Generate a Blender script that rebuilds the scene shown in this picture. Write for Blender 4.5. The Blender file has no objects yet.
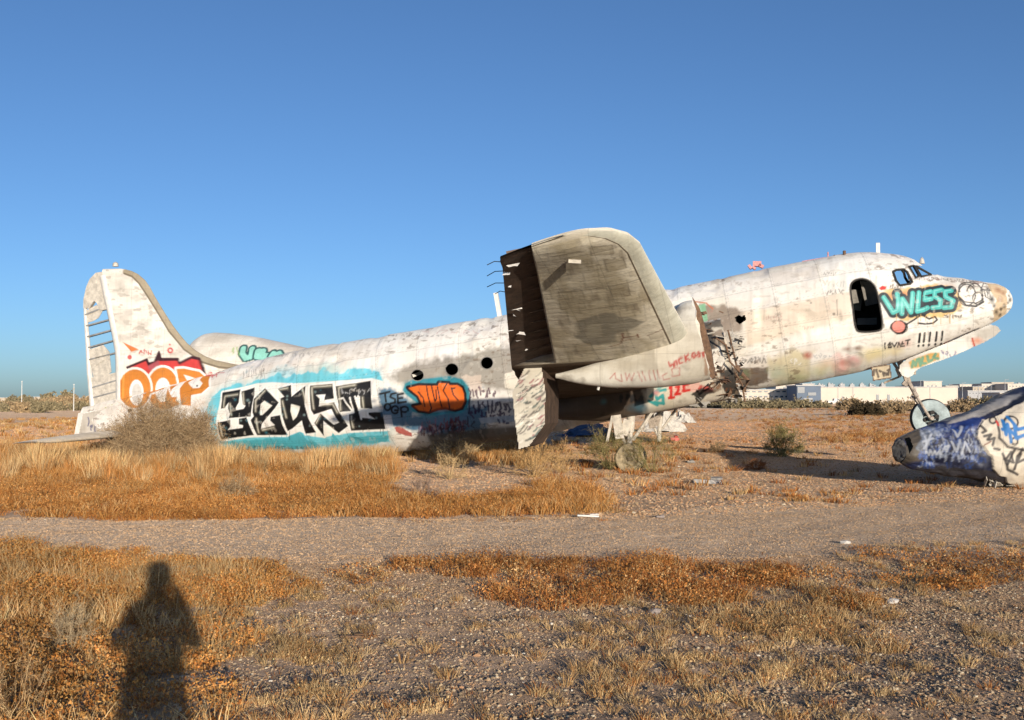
import bpy, math, random
import numpy as np
from mathutils import Vector, Matrix
from mathutils.bvhtree import BVHTree
rng = np.random.default_rng(7)
random.seed(7)
R = math.radians
scene = bpy.context.scene
col = scene.collection

# ------------------------------------------------------------------ camera numbers
FPX, W, H, EYE = 1100.0, 1024, 720, 1.65
PITCH = math.atan(39.0 / FPX)
CP, SP = math.cos(PITCH), math.sin(PITCH)
def ray(px, py):
    a = (px - 512) / FPX; b = -(py - 360) / FPX
    return np.array([a, CP - b * SP, SP + b * CP])
def project(p):                       # world points (N,3) -> pixels
    p = np.atleast_2d(p)
    x = p[:, 0]; y = p[:, 1]; z = p[:, 2] - EYE
    d = y * CP + z * SP; u = -y * SP + z * CP
    d = np.where(d < .05, .05, d)
    return 512 + FPX * x / d, 360 - FPX * u / d
def ground_pt(px, py):
    r = ray(px, py); t = -EYE / r[2]
    return r[0] * t, r[1] * t
def at(px, py, Y):
    r = ray(px, py); t = Y / r[1]
    return np.array([r[0] * t, Y, EYE + r[2] * t])

class Frame:                          # a thing's own frame: origin and a turn about z
    def __init__(s, o, yaw):
        s.o = np.array(o, float); s.yaw = yaw
        c, k = math.cos(yaw), math.sin(yaw)
        s.R = np.array([[c, -k, 0], [k, c, 0], [0, 0, 1.0]])
        s.eye = s.R.T @ (np.array([0, 0, EYE]) - s.o)
    def loc(s, p): return (np.atleast_2d(p) - s.o) @ s.R
    def world(s, p): return np.atleast_2d(p) @ s.R.T + s.o
    def lray(s, px, py): return s.R.T @ ray(px, py)
    def onplane(s, px, py, y=0.0):    # meets the plane local y = const
        r = s.lray(px, py); t = (y - s.eye[1]) / r[1]
        return s.eye + r * t

# ------------------------------------------------------------------ helpers
def lin(c):
    c = np.array(c, float) / 255
    return np.where(c <= .04045, c / 12.92, ((c + .055) / 1.055) ** 2.4)
def vnoise(x, y, seed=0):
    x = np.asarray(x, float); y = np.asarray(y, float)
    def h(i, j):
        n = (i.astype(np.int64) * 374761393 + j.astype(np.int64) * 668265263 + seed * 982451653) & 0xffffffff
        n = ((n ^ (n >> 13)) * 1274126177) & 0xffffffff
        return ((n ^ (n >> 16)) & 0xffff) / 65535.0
    i = np.floor(x); j = np.floor(y); fx = x - i; fy = y - j
    fx = fx * fx * (3 - 2 * fx); fy = fy * fy * (3 - 2 * fy)
    return (h(i, j) * (1 - fx) + h(i + 1, j) * fx) * (1 - fy) + (h(i, j + 1) * (1 - fx) + h(i + 1, j + 1) * fx) * fy
def fbm(x, y, seed=0, o=4):
    s = 0; a = .5; t = 0
    for k in range(o):
        s = s + a * vnoise(x * 2 ** k, y * 2 ** k, seed + k * 17); t += a; a *= .5
    return s / t
def tag(o, label=None, cat=None, group=None, kind=None):
    for k, v in (('label', label), ('category', cat), ('group', group), ('kind', kind)):
        if v: o[k] = v
    return o
def empty(name, frame=None, loc=(0, 0, 0), rz=0):
    o = bpy.data.objects.new(name, None); col.objects.link(o)
    if frame is not None: loc = frame.o; rz = frame.yaw
    o.location = [float(q) for q in loc]; o.rotation_euler = (0, 0, rz)
    o.empty_display_size = .3
    return o
def mesh_obj(name, verts, faces, mats, parent=None, colors=None, smooth=True, midx=None):
    """faces: array (N,k) or list of arrays of differing k"""
    verts = np.asarray(verts, np.float32)
    if isinstance(faces, np.ndarray): faces = [faces]
    faces = [np.asarray(f, np.int32) for f in faces if len(f)]
    me = bpy.data.meshes.new(name)
    me.vertices.add(len(verts)); me.vertices.foreach_set('co', verts.ravel())
    tot = np.concatenate([np.full(len(f), f.shape[1], np.int32) for f in faces])
    lv = np.concatenate([f.ravel() for f in faces])
    me.loops.add(len(lv)); me.loops.foreach_set('vertex_index', lv)
    me.polygons.add(len(tot))
    st = np.concatenate([[0], np.cumsum(tot)[:-1]]).astype(np.int32)
    me.polygons.foreach_set('loop_start', st); me.polygons.foreach_set('loop_total', tot)
    me.polygons.foreach_set('use_smooth', np.full(len(tot), smooth, bool))
    if not isinstance(mats, (list, tuple)): mats = [mats]
    for m in mats: me.materials.append(m)
    if midx is not None: me.polygons.foreach_set('material_index', np.asarray(midx, np.int32))
    me.update(calc_edges=True)
    if colors is not None:
        a = me.color_attributes.new('paint', 'FLOAT_COLOR', 'POINT')
        c = np.ones((len(verts), 4), np.float32); c[:, :3] = colors
        a.data.foreach_set('color', c.ravel())
    o = bpy.data.objects.new(name, me); col.objects.link(o)
    if parent is not None: o.parent = parent
    return o

class MB:                             # collects plain shapes into one mesh
    def __init__(s): s.v = []; s.f = []; s.n = 0
    def add(s, v, f):
        s.v.append(np.asarray(v, float)); s.f += [tuple(i + s.n for i in q) for q in f]; s.n += len(v)
    def box(s, c, d, rot=None, bev=0):
        dx, dy, dz = [q / 2 for q in d]
        v = np.array([[x, y, z] for x in (-dx, dx) for y in (-dy, dy) for z in (-dz, dz)])
        if rot is not None: v = v @ np.array(rot).T
        s.add(v + np.array(c), [(0, 1, 3, 2), (4, 6, 7, 5), (0, 4, 5, 1), (2, 3, 7, 6), (0, 2, 6, 4), (1, 5, 7, 3)])
    def tube(s, pts, r, n=8, r2=None):
        pts = [np.array(p, float) for p in pts]; k = len(pts)
        rs = np.linspace(r, r if r2 is None else r2, k)
        V = []
        for i, p in enumerate(pts):
            d = pts[min(i + 1, k - 1)] - pts[max(i - 1, 0)]; d = d / (np.linalg.norm(d) + 1e-9)
            a = np.cross(d, [0, 0, 1.0]);
            if np.linalg.norm(a) < .1: a = np.cross(d, [1.0, 0, 0])
            a /= np.linalg.norm(a); b = np.cross(d, a)
            for j in range(n):
                t = 2 * math.pi * j / n
                V.append(p + rs[i] * (a * math.cos(t) + b * math.sin(t)))
        F = [(i * n + j, i * n + (j + 1) % n, (i + 1) * n + (j + 1) % n, (i + 1) * n + j) for i in range(k - 1) for j in range(n)]
        F += [tuple(range(n))[::-1], tuple((k - 1) * n + j for j in range(n))]
        s.add(V, F)
    def prism(s, poly, y0, y1):       # polygon in (x,z) pushed from y0 to y1
        n = len(poly)
        V = [(p[0], y0, p[1]) for p in poly] + [(p[0], y1, p[1]) for p in poly]
        F = [(i, (i + 1) % n, n + (i + 1) % n, n + i) for i in range(n)] + [tuple(range(n))[::-1], tuple(range(n, 2 * n))]
        s.add(V, F)
    def lathe(s, c, prof, n=32, axis=(0, 1, 0)):   # prof: (along axis, radius)
        ax = np.array(axis, float); ax /= np.linalg.norm(ax)
        a = np.cross(ax, [0, 0, 1.0]);
        if np.linalg.norm(a) < .1: a = np.array([1.0, 0, 0])
        a /= np.linalg.norm(a); b = np.cross(ax, a)
        V = [np.array(c) + ax * h + r * (a * math.cos(2 * math.pi * j / n) + b * math.sin(2 * math.pi * j / n)) for h, r in prof for j in range(n)]
        F = [(i * n + j, i * n + (j + 1) % n, (i + 1) * n + (j + 1) % n, (i + 1) * n + j) for i in range(len(prof) - 1) for j in range(n)]
        s.add(V, F)
    def build(s, name, mat, parent=None, smooth=False):
        me = bpy.data.meshes.new(name)
        me.from_pydata(np.concatenate(s.v).tolist(), [], s.f)
        me.materials.append(mat); me.update()
        if smooth: me.polygons.foreach_set('use_smooth', np.ones(len(me.polygons), bool))
        o = bpy.data.objects.new(name, me); col.objects.link(o)
        if smooth: me.set_sharp_from_angle(angle=R(40))
        if parent is not None: o.parent = parent
        return o
def build_split(mb, name, mat, parent, smooth=False):
    """every shape added to the collector becomes a part of its own"""
    base = 0; out = []
    for v in mb.v:
        f = [tuple(i - base for i in q) for q in mb.f if base <= q[0] < base + len(v)]
        m = MB(); m.v = [v]; m.f = f; m.n = len(v); out.append(m.build(name, mat, parent, smooth)); base += len(v)
    return out
def rotm(ax, ang): return np.array(Matrix.Rotation(ang, 3, Vector(ax)))

# ------------------------------------------------------------------ materials
def newmat(name):
    m = bpy.data.materials.new(name); m.use_nodes = True
    nt = m.node_tree; return m, nt, nt.nodes['Principled BSDF']
def N(nt, t, **k):
    n = nt.nodes.new(t)
    for a, b in k.items():
        if a in n.inputs: n.inputs[a].default_value = b
        else: setattr(n, a, b)
    return n
def ramp(nt, fac, stops):
    r = nt.nodes.new('ShaderNodeValToRGB'); e = r.color_ramp.elements
    while len(e) < len(stops): e.new(.5)
    for q, (p, c) in zip(e, stops): q.position = p; q.color = (*c, 1)
    nt.links.new(fac, r.inputs[0]); return r
def mixc(nt, fac, a, b, mode='MIX'):
    m = nt.nodes.new('ShaderNodeMix'); m.data_type = 'RGBA'; m.blend_type = mode
    for sk, v in ((m.inputs[0], fac), (m.inputs[6], a), (m.inputs[7], b)):
        if isinstance(v, bpy.types.NodeSocket): nt.links.new(v, sk)
        elif isinstance(v, (int, float)): sk.default_value = v
        else: sk.default_value = (*v, 1)
    return m.outputs[2]
def mat_simple(name, c, rough=.7, metal=0, var=.25, scale=6, bump=0.0):
    m, nt, p = newmat(name)
    tc = N(nt, 'ShaderNodeTexCoord')
    n = N(nt, 'ShaderNodeTexNoise', Scale=scale, Detail=6.0, Roughness=.65)
    nt.links.new(tc.outputs['Object'], n.inputs['Vector'])
    c = np.array(c, float)
    r = ramp(nt, n.outputs['Fac'], [(.3, tuple(c * (1 - var))), (.7, tuple(np.minimum(c * (1 + var), .95)))])
    nt.links.new(r.outputs[0], p.inputs['Base Color'])
    p.inputs['Roughness'].default_value = rough; p.inputs['Metallic'].default_value = metal
    if bump:
        b = N(nt, 'ShaderNodeBump', Strength=.5, Distance=bump)
        nt.links.new(n.outputs['Fac'], b.inputs['Height']); nt.links.new(b.outputs[0], p.inputs['Normal'])
    return m
def mat_paint(name, rough=.55, panel=(1.1, .62), dirt=.5, metal=0.0, bump=.006, linefac=.25, drough=.2):
    """weathered aircraft skin: colour from the 'paint' attribute, worn through by noise, faint panel seams"""
    m, nt, p = newmat(name); L = nt.links.new
    at_ = N(nt, 'ShaderNodeAttribute', attribute_name='paint')
    tc = N(nt, 'ShaderNodeTexCoord')
    mp = N(nt, 'ShaderNodeMapping'); mp.inputs['Scale'].default_value = (.7, 1.2, 2.2)
    L(tc.outputs['Object'], mp.inputs['Vector'])
    n1 = N(nt, 'ShaderNodeTexNoise', Scale=1.3, Detail=9.0, Roughness=.68); L(mp.outputs[0], n1.inputs['Vector'])
    mp2 = N(nt, 'ShaderNodeMapping'); mp2.inputs['Scale'].default_value = (6, 6, .8)
    L(tc.outputs['Object'], mp2.inputs['Vector'])
    n2 = N(nt, 'ShaderNodeTexNoise', Scale=2.2, Detail=6.0, Roughness=.6); L(mp2.outputs[0], n2.inputs['Vector'])
    n3 = N(nt, 'ShaderNodeTexNoise', Scale=22.0, Detail=5.0, Roughness=.7); L(tc.outputs['Object'], n3.inputs['Vector'])
    d1 = ramp(nt, n1.outputs['Fac'], [(.38, (1, 1, 1)), (.72, (1 - dirt * .5, 1 - dirt * .54, 1 - dirt * .60))])
    d2 = ramp(nt, n2.outputs['Fac'], [(.5, (1, 1, 1)), (.8, (1 - dirt * .35, 1 - dirt * .38, 1 - dirt * .43))])
    d3 = ramp(nt, n3.outputs['Fac'], [(.62, (1, 1, 1)), (.74, (1 - dirt * .5, 1 - dirt * .56, 1 - dirt * .64))])
    c = mixc(nt, 1.0, at_.outputs['Color'], d1.outputs[0], 'MULTIPLY')
    c = mixc(nt, 1.0, c, d2.outputs[0], 'MULTIPLY')
    c = mixc(nt, .8, c, d3.outputs[0], 'MULTIPLY')
    # panel seams
    sx = N(nt, 'ShaderNodeSeparateXYZ'); L(tc.outputs['Object'], sx.inputs[0])
    def seam(sock, pitch, w):
        a = N(nt, 'ShaderNodeMath', operation='DIVIDE'); L(sock, a.inputs[0]); a.inputs[1].default_value = pitch
        b = N(nt, 'ShaderNodeMath', operation='FRACT'); L(a.outputs[0], b.inputs[0])
        d = N(nt, 'ShaderNodeMath', operation='LESS_THAN'); L(b.outputs[0], d.inputs[0]); d.inputs[1].default_value = w / pitch
        return d.outputs[0]
    sm = N(nt, 'ShaderNodeMath', operation='MAXIMUM')
    L(seam(sx.outputs[0], panel[0], .014), sm.inputs[0]); L(seam(sx.outputs[2], panel[1], .012), sm.inputs[1])
    f = N(nt, 'ShaderNodeMath', operation='MULTIPLY'); L(sm.outputs[0], f.inputs[0]); f.inputs[1].default_value = linefac
    c = mixc(nt, f.outputs[0], c, (.12, .10, .08))
    L(c, p.inputs['Base Color'])
    p.inputs['Metallic'].default_value = metal; p.inputs['Diffuse Roughness'].default_value = drough
    rr = ramp(nt, n1.outputs['Fac'], [(.3, (rough - .1,) * 3), (.7, (rough + .2,) * 3)]); L(rr.outputs[0], p.inputs['Roughness'])
    b1 = N(nt, 'ShaderNodeBump', Strength=.6, Distance=bump); L(n1.outputs['Fac'], b1.inputs['Height'])
    b2 = N(nt, 'ShaderNodeBump', Strength=.5, Distance=.003); L(n3.outputs['Fac'], b2.inputs['Height']); L(b1.outputs[0], b2.inputs['Normal'])
    b3 = N(nt, 'ShaderNodeBump', Strength=.4, Distance=.004, invert=True); L(sm.outputs[0], b3.inputs['Height']); L(b2.outputs[0], b3.inputs['Normal'])
    L(b3.outputs[0], p.inputs['Normal'])
    return m
def mat_attr(name, rough=.8, trans=0.0):
    m, nt, p = newmat(name)
    a = N(nt, 'ShaderNodeAttribute', attribute_name='paint')
    nt.links.new(a.outputs['Color'], p.inputs['Base Color']); p.inputs['Roughness'].default_value = rough
    p.inputs['Specular IOR Level'].default_value = .15; p.inputs['Diffuse Roughness'].default_value = 1.0
    if trans:
        t = N(nt, 'ShaderNodeBsdfTranslucent'); nt.links.new(a.outputs['Color'], t.inputs['Color'])
        mx = N(nt, 'ShaderNodeMixShader'); mx.inputs[0].default_value = trans
        nt.links.new(p.outputs[0], mx.inputs[1]); nt.links.new(t.outputs[0], mx.inputs[2])
        nt.links.new(mx.outputs[0], nt.nodes['Material Output'].inputs['Surface'])
    return m
M = {}
M['skin'] = mat_paint('aircraft_skin')
M['fus'] = mat_paint('fuselage_skin', linefac=0.0, dirt=.2)
M['wingskin'] = mat_paint('wing_skin', rough=.6, panel=(.71, 9.0), dirt=.6, bump=.05, linefac=.2, drough=1.0)
M['navy'] = mat_paint('cone_skin', rough=.5, panel=(.8, .7), dirt=.5, bump=.02)
M['lining'] = mat_simple('dark_cabin_lining', (.012, .011, .010), .9)
M['bay'] = mat_simple('bare_brown_bay', (.085, .052, .034), .85, var=.6, scale=4, bump=.03)
M['rib'] = mat_simple('brown_ribs', (.16, .11, .08), .8, var=.5, scale=8)
M['white'] = mat_simple('chalky_white_paint', (.72, .69, .63), .6, var=.15, scale=7, bump=.01)
M['cream'] = mat_simple('cream_torn_metal', (.55, .5, .42), .6, var=.3, scale=9, bump=.01)
M['alu'] = mat_simple('dull_aluminium', (.42, .40, .37), .45, .5, .3, 8, .006)
M['grey'] = mat_simple('grey_primer', (.25, .235, .21), .7, var=.3, scale=6, bump=.01)
M['gear'] = mat_simple('dirty_gear_leg', (.36, .30, .24), .65, var=.6, scale=11, bump=.01)
M['rust'] = mat_simple('rusty_brown_steel', (.16, .09, .05), .8, var=.45, scale=14, bump=.01)
M['dark'] = mat_simple('dark_grime', (.03, .026, .022), .8, var=.4)
M['tyre'] = mat_simple('perished_rubber', (.04, .038, .035), .85, var=.3, scale=14)
M['hub'] = mat_simple('pale_cyan_hub_paint', (.34, .41, .41), .6, var=.4, scale=5, bump=.01)
M['strawhub'] = mat_simple('dusty_straw_wheel', (.36, .29, .18), .8, var=.3, scale=12, bump=.01)
M['grass'] = mat_attr('dry_grass_blades', .85, .22)
M['twig'] = mat_attr('dry_twigs', .9)
M['stone'] = mat_attr('gravel_stones', .85)
M['red'] = mat_simple('red_plastic_scrap', (.5, .08, .05), .5)
M['pink'] = mat_simple('pink_paint', (.62, .28, .26), .7, var=.3, scale=30)
M['blue'] = mat_simple('blue_shade', (.03, .06, .12), .6, var=.25, scale=5, bump=.02)  # blue of the shade, given to the heap under the wing
M['bwhite'] = mat_simple('white_wall', (.66, .58, .48), .8, var=.06, scale=.3)
M['bgrey'] = mat_simple('grey_wall', (.42, .42, .42), .8, var=.1, scale=.3)
M['bblue'] = mat_simple('blue_grey_cladding', (.13, .17, .23), .7, var=.1, scale=.3)
M['btan'] = mat_simple('tan_wall', (.5, .42, .32), .8, var=.12, scale=.3)
M['glass'] = mat_simple('dark_window_glass', (.06, .08, .11), .2, var=.1, scale=.3)
M['roofm'] = mat_simple('grey_roof', (.5, .49, .47), .7, var=.1, scale=.3)
M['scrap'] = mat_simple('bright_torn_aluminium', (.62, .60, .58), .5, .0, .35, 12, .01)
M['endcap'] = mat_simple('crushed_dark_metal', (.10, .095, .09), .6, var=.4, scale=6, bump=.02)
M['cloth'] = mat_simple('dark_jacket_cloth', (.05, .055, .07), .9)
M['skinh'] = mat_simple('human_skin', (.5, .32, .24), .6, var=.05)
M['blackp'] = mat_simple('black_camera_body', (.02, .02, .02), .4)

# ------------------------------------------------------------------ paint canvas (object-space stencil)
class Canvas:
    """flat stencil in two axes (ia, ib) of a part's own frame; marks are sprayed onto it, mesh points look it up"""
    def __init__(s, frame, verts, quads, ia, ib, base, res=.01, fall=0.0, pad=.05, fax=1):
        s.fr = frame; s.ia = ia; s.ib = ib; s.res = res; s.fall = fall; s.fax = fax
        v = np.asarray(verts, float)
        s.a0 = v[:, ia].min() - pad; s.b0 = v[:, ib].min() - pad
        s.w = int((v[:, ia].max() + pad - s.a0) / res) + 2; s.h = int((v[:, ib].max() + pad - s.b0) / res) + 2
        s.im = np.ones((s.h, s.w, 3), np.float32) * lin(base).astype(np.float32)
        s.bvh = BVHTree.FromPolygons(v.tolist(), quads.tolist())
    def m(s, px, py):
        d = s.fr.lray(px, py); hit = s.bvh.ray_cast(Vector(s.fr.eye), Vector(d / np.linalg.norm(d)))[0]
        if hit is None:
            t = (s.fall - s.fr.eye[s.fax]) / d[s.fax]; hit = s.fr.eye + d * t
        return hit[s.ia], hit[s.ib]
    def pts(s, P): return np.array([s.m(*p) for p in P])
    def grid(s, lo, hi):
        i0 = max(int((lo[0] - s.a0) / s.res), 0); i1 = min(int((hi[0] - s.a0) / s.res) + 2, s.w)
        j0 = max(int((lo[1] - s.b0) / s.res), 0); j1 = min(int((hi[1] - s.b0) / s.res) + 2, s.h)
        if i1 <= i0 or j1 <= j0: return None
        A, B = np.meshgrid(s.a0 + s.res * np.arange(i0, i1), s.b0 + s.res * np.arange(j0, j1))
        return i0, i1, j0, j1, A, B
    def blend(s, g, cov, c):
        i0, i1, j0, j1 = g[:4]; c = lin(c).astype(np.float32)
        cov = cov[..., None].astype(np.float32)
        s.im[j0:j1, i0:i1] = s.im[j0:j1, i0:i1] * (1 - cov) + c * cov
    @staticmethod
    def segd(A, B, p, q):
        d = q - p; L = (d ** 2).sum() + 1e-12
        t = np.clip(((A - p[0]) * d[0] + (B - p[1]) * d[1]) / L, 0, 1)
        return np.hypot(A - p[0] - t * d[0], B - p[1] - t * d[1])
    def poly(s, P, c, grow=0.0, alpha=1.0, soft=None, rough=0.0, raw=False):
        q = np.array(P) if raw else s.pts(P); soft = soft or s.res
        g = s.grid(q.min(0) - grow - soft - rough, q.max(0) + grow + soft + rough)
        if g is None: return
        A, B = g[4], g[5]; ins = np.zeros(A.shape, bool); dist = np.full(A.shape, 1e9)
        n = len(q)
        for k in range(n):
            a, b = q[k], q[(k + 1) % n]
            c1 = (a[1] > B) != (b[1] > B)
            xx = (b[0] - a[0]) * (B - a[1]) / ((b[1] - a[1]) if abs(b[1] - a[1]) > 1e-9 else 1e-9) + a[0]
            ins ^= c1 & (A < xx)
            dist = np.minimum(dist, s.segd(A, B, a, b))
        sd = np.where(ins, -dist, dist) - grow
        if rough: sd = sd + rough * 2 * (fbm(A * 7, B * 7, 5) - .5)
        s.blend(g, np.clip(.5 - sd / (soft * 2), 0, 1) * alpha, c)
    def line(s, P, w, c, alpha=1.0, raw=False, close=False, soft=None):
        q = np.array(P) if raw else s.pts(P); soft = soft or s.res * .7
        if close: q = np.vstack([q, q[:1]])
        g = s.grid(q.min(0) - w - soft, q.max(0) + w + soft)
        if g is None: return
        d = np.full(g[4].shape, 1e9)
        for k in range(len(q) - 1): d = np.minimum(d, s.segd(g[4], g[5], q[k], q[k + 1]))
        s.blend(g, np.clip(.5 - (d - w / 2) / (soft * 2), 0, 1) * alpha, c)
    def blob(s, px, py, r, c, alpha=.7, asp=1.0, seed=0):
        a, b = s.m(px, py); r = r * .028
        g = s.grid((a - r * 1.6 * asp, b - r * 1.6), (a + r * 1.6 * asp, b + r * 1.6))
        if g is None: return
        d = np.hypot((g[4] - a) / asp, g[5] - b) / r + (fbm(g[4] * 5, g[5] * 5, seed) - .5) * 1.1
        s.blend(g, np.clip(1.1 - d, 0, 1) * alpha, c)
    def scrib(s, x, y, w, h, n, c, seed=0, lw=.03, alpha=.85):
        r = random.Random(seed)
        for i in range(n):       # letter-like strokes inside a box given in photo pixels
            cx = x + w * (i + .5) / n; cw = w / n * .9
            P = [(cx + r.uniform(-.5, .5) * cw, y + r.uniform(0, 1) * h) for _ in range(r.randint(3, 5))]
            Q = []
            for k in range(len(P) - 1):
                mx = (P[k][0] + P[k + 1][0]) / 2 + r.uniform(-.15, .15) * cw; my = (P[k][1] + P[k + 1][1]) / 2 + r.uniform(-.15, .15) * h
                Q += [P[k], (mx, my)]
            Q = Q + [P[-1]]
            for _ in range(2): Q = [Q[0]] + [((a[0] * w1 + b[0] * (1 - w1)), (a[1] * w1 + b[1] * (1 - w1))) for a, b in zip(Q[:-1], Q[1:]) for w1 in (.75, .25)] + [Q[-1]]
            s.line(Q, lw, c, alpha)
    def weather(s, c, lo, hi, scale=(1, 1), seed=0, alpha=.5, gate=None):
        g = s.grid((s.a0, s.b0), (s.a0 + s.w * s.res, s.b0 + s.h * s.res))
        n = fbm(g[4] * scale[0], g[5] * scale[1], seed, 6); k = np.clip((n - lo) / (hi - lo), 0, 1) * alpha
        if gate is not None: k = k * np.clip((fbm(g[4] * gate, g[5] * gate * 2, seed + 91, 3) - .45) / .12, 0, 1)
        s.blend(g, k, c)
    def sample(s, v):
        x = np.clip((v[:, s.ia] - s.a0) / s.res, 0, s.w - 1.001); y = np.clip((v[:, s.ib] - s.b0) / s.res, 0, s.h - 1.001)
        i = x.astype(int); j = y.astype(int); fx = (x - i)[:, None]; fy = (y - j)[:, None]
        return (s.im[j, i] * (1 - fx) + s.im[j, i + 1] * fx) * (1 - fy) + (s.im[j + 1, i] * (1 - fx) + s.im[j + 1, i + 1] * fx) * fy
def Z(ox, oy, sc): return lambda L: [(ox + x / sc, oy + y / sc) for x, y in L]
def ell(cx, cy, rx, ry, n=20, a0=0, a1=360): return [(cx + rx * math.cos(R(a0 + (a1 - a0) * k / n)), cy + ry * math.sin(R(a0 + (a1 - a0) * k / n))) for k in range(n + (a1 - a0 < 360))]
def inpoly(px, py, P):
    ins = np.zeros(px.shape, bool); n = len(P)
    for k in range(n):
        a, b = P[k], P[(k + 1) % n]
        if abs(b[1] - a[1]) < 1e-9: continue
        ins ^= ((a[1] > py) != (b[1] > py)) & (px < (b[0] - a[0]) * (py - a[1]) / (b[1] - a[1]) + a[0])
    return ins
def gridquads(nr, nc, wrap=False):
    i, j = np.meshgrid(np.arange(nr - 1), np.arange(nc if wrap else nc - 1), indexing='ij')
    j2 = (j + 1) % nc
    return np.stack([i * nc + j, i * nc + j2, (i + 1) * nc + j2, (i + 1) * nc + j], -1).reshape(-1, 4)
def smooth1(y, k):
    w = np.hanning(k); w /= w.sum(); return np.convolve(np.pad(y, k // 2, mode='edge'), w, 'same')[k // 2:-(k // 2)]
def noz(v): return v

# ------------------------------------------------------------------ world, sun, camera
w = bpy.data.worlds.new('World'); scene.world = w; w.use_nodes = True
nt = w.node_tree; sky = nt.nodes.new('ShaderNodeTexSky'); sky.sky_type = 'NISHITA'; sky.sun_disc = False
SE, SAZ = R(8.6), R(162.5)
sky.sun_elevation = SE; sky.sun_rotation = SAZ
sky.altitude = 300; sky.air_density = .65; sky.dust_density = .9; sky.ozone_density = 3.4
nt.links.new(sky.outputs[0], nt.nodes['Background'].inputs[0]); nt.nodes['Background'].inputs[1].default_value = .125
sd = Vector((math.sin(SAZ) * math.cos(SE), math.cos(SAZ) * math.cos(SE), math.sin(SE)))
sl = bpy.data.lights.new('sun', 'SUN'); sl.energy = 4.0; sl.angle = R(.53); sl.color = (1, .885, .74)
so = bpy.data.objects.new('sun', sl); col.objects.link(so); so.rotation_euler = sd.to_track_quat('Z', 'Y').to_euler(); so.location = sd * 60
cam = bpy.data.cameras.new('camera'); co = bpy.data.objects.new('camera', cam); col.objects.link(co); scene.camera = co
cam.sensor_width = 36; cam.lens = FPX / 1024 * 36; cam.clip_start = .05; cam.clip_end = 20000
co.location = (0, 0, EYE); co.rotation_euler = (math.pi / 2 + PITCH, 0, 0)
scene.render.engine = 'CYCLES'
vs = scene.view_settings; vs.view_transform = 'Standard'; vs.look = 'None'; vs.exposure = .26; vs.gamma = 1
scene.cycles.max_bounces = 6

# ------------------------------------------------------------------ terrain
def hgt(x, y):
    x = np.asarray(x, float); y = np.asarray(y, float)
    fade = np.clip(1.4 - np.hypot(x, y) / 90, 0, 1)
    h = (fbm(x * .35, y * .35, 11, 3) - .5) * .12 + (fbm(x * 1.7, y * 1.7, 12, 3) - .5) * .05 + (fbm(x * 9, y * 9, 13, 2) - .5) * .018
    return h * fade
def ruts(x, y): return 0
xs = np.sinh(np.linspace(-7.6, 7.6, 620)) * 2.2
xs = np.unique(np.concatenate([xs[np.abs(xs) > 14], np.arange(-14, 14.01, .07)]))
ys = np.concatenate([-np.geomspace(3000, 4, 25), np.arange(-3.5, 4.5, .5), np.arange(4.5, 20, .055), np.arange(20, 38, .12), np.geomspace(38, 6000, 130)])
X, Y = np.meshgrid(xs, ys)
Zg = hgt(X, Y)
gv = np.stack([X, Y, Zg], -1).reshape(-1, 3)
px, py = project(gv)
def ground_mat(name, c0, c1, c2, peb=1.0):
    m, nt, p = newmat(name); L = nt.links.new
    tc = N(nt, 'ShaderNodeTexCoord')
    a = N(nt, 'ShaderNodeTexNoise', Scale=.22, Detail=8.0, Roughness=.6); L(tc.outputs['Object'], a.inputs['Vector'])
    b = N(nt, 'ShaderNodeTexNoise', Scale=9.0, Detail=10.0, Roughness=.75); L(tc.outputs['Object'], b.inputs['Vector'])
    mp = N(nt, 'ShaderNodeMapping'); mp.inputs['Scale'].default_value = (.035, .16, 1); L(tc.outputs['Object'], mp.inputs['Vector'])
    far = N(nt, 'ShaderNodeTexNoise', Scale=1.0, Detail=5.0, Roughness=.6); L(mp.outputs[0], far.inputs['Vector'])
    r = ramp(nt, a.outputs['Fac'], [(.35, c0), (.62, c1)])
    rf = ramp(nt, far.outputs['Fac'], [(.45, (0, 0, 0)), (.62, (1, 1, 1))])
    c = mixc(nt, rf.outputs[0], r.outputs[0], c2)
    rb = ramp(nt, b.outputs['Fac'], [(.25, (.45, .45, .46)), (.5, (1, 1, 1)), (.75, (1.45, 1.42, 1.38))])
    c = mixc(nt, .85, c, rb.outputs[0], 'MULTIPLY')
    v = N(nt, 'ShaderNodeTexVoronoi', Scale=34.0); L(tc.outputs['Object'], v.inputs['Vector'])
    vr = ramp(nt, v.outputs['Distance'], [(.1, (1, 1, 1)), (.4, (0, 0, 0))])
    hue = N(nt, 'ShaderNodeSeparateColor'); L(v.outputs['Color'], hue.inputs[0])
    pc = ramp(nt, hue.outputs[0], [(0, (.10, .075, .06)), (.5, (.3, .23, .18)), (.93, (.36, .30, .25)), (1, (.7, .66, .6))])
    f = N(nt, 'ShaderNodeMath', operation='MULTIPLY'); L(vr.outputs[0], f.inputs[0]); f.inputs[1].default_value = .5 * peb
    c = mixc(nt, f.outputs[0], c, pc.outputs[0])
    L(c, p.inputs['Base Color']); p.inputs['Roughness'].default_value = .95; p.inputs['Specular IOR Level'].default_value = .1; p.inputs['Diffuse Roughness'].default_value = 1.0
    b1 = N(nt, 'ShaderNodeBump', Strength=1.0, Distance=.09); L(b.outputs['Fac'], b1.inputs['Height'])
    b2 = N(nt, 'ShaderNodeBump', Strength=.9 * peb, Distance=.012); L(vr.outputs[0], b2.inputs['Height']); L(b1.outputs[0], b2.inputs['Normal'])
    L(b2.outputs[0], p.inputs['Normal'])
    return m
M['ground'] = ground_mat('desert_soil', (.58, .41, .28), (.68, .50, .355), (.62, .41, .24))
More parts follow.
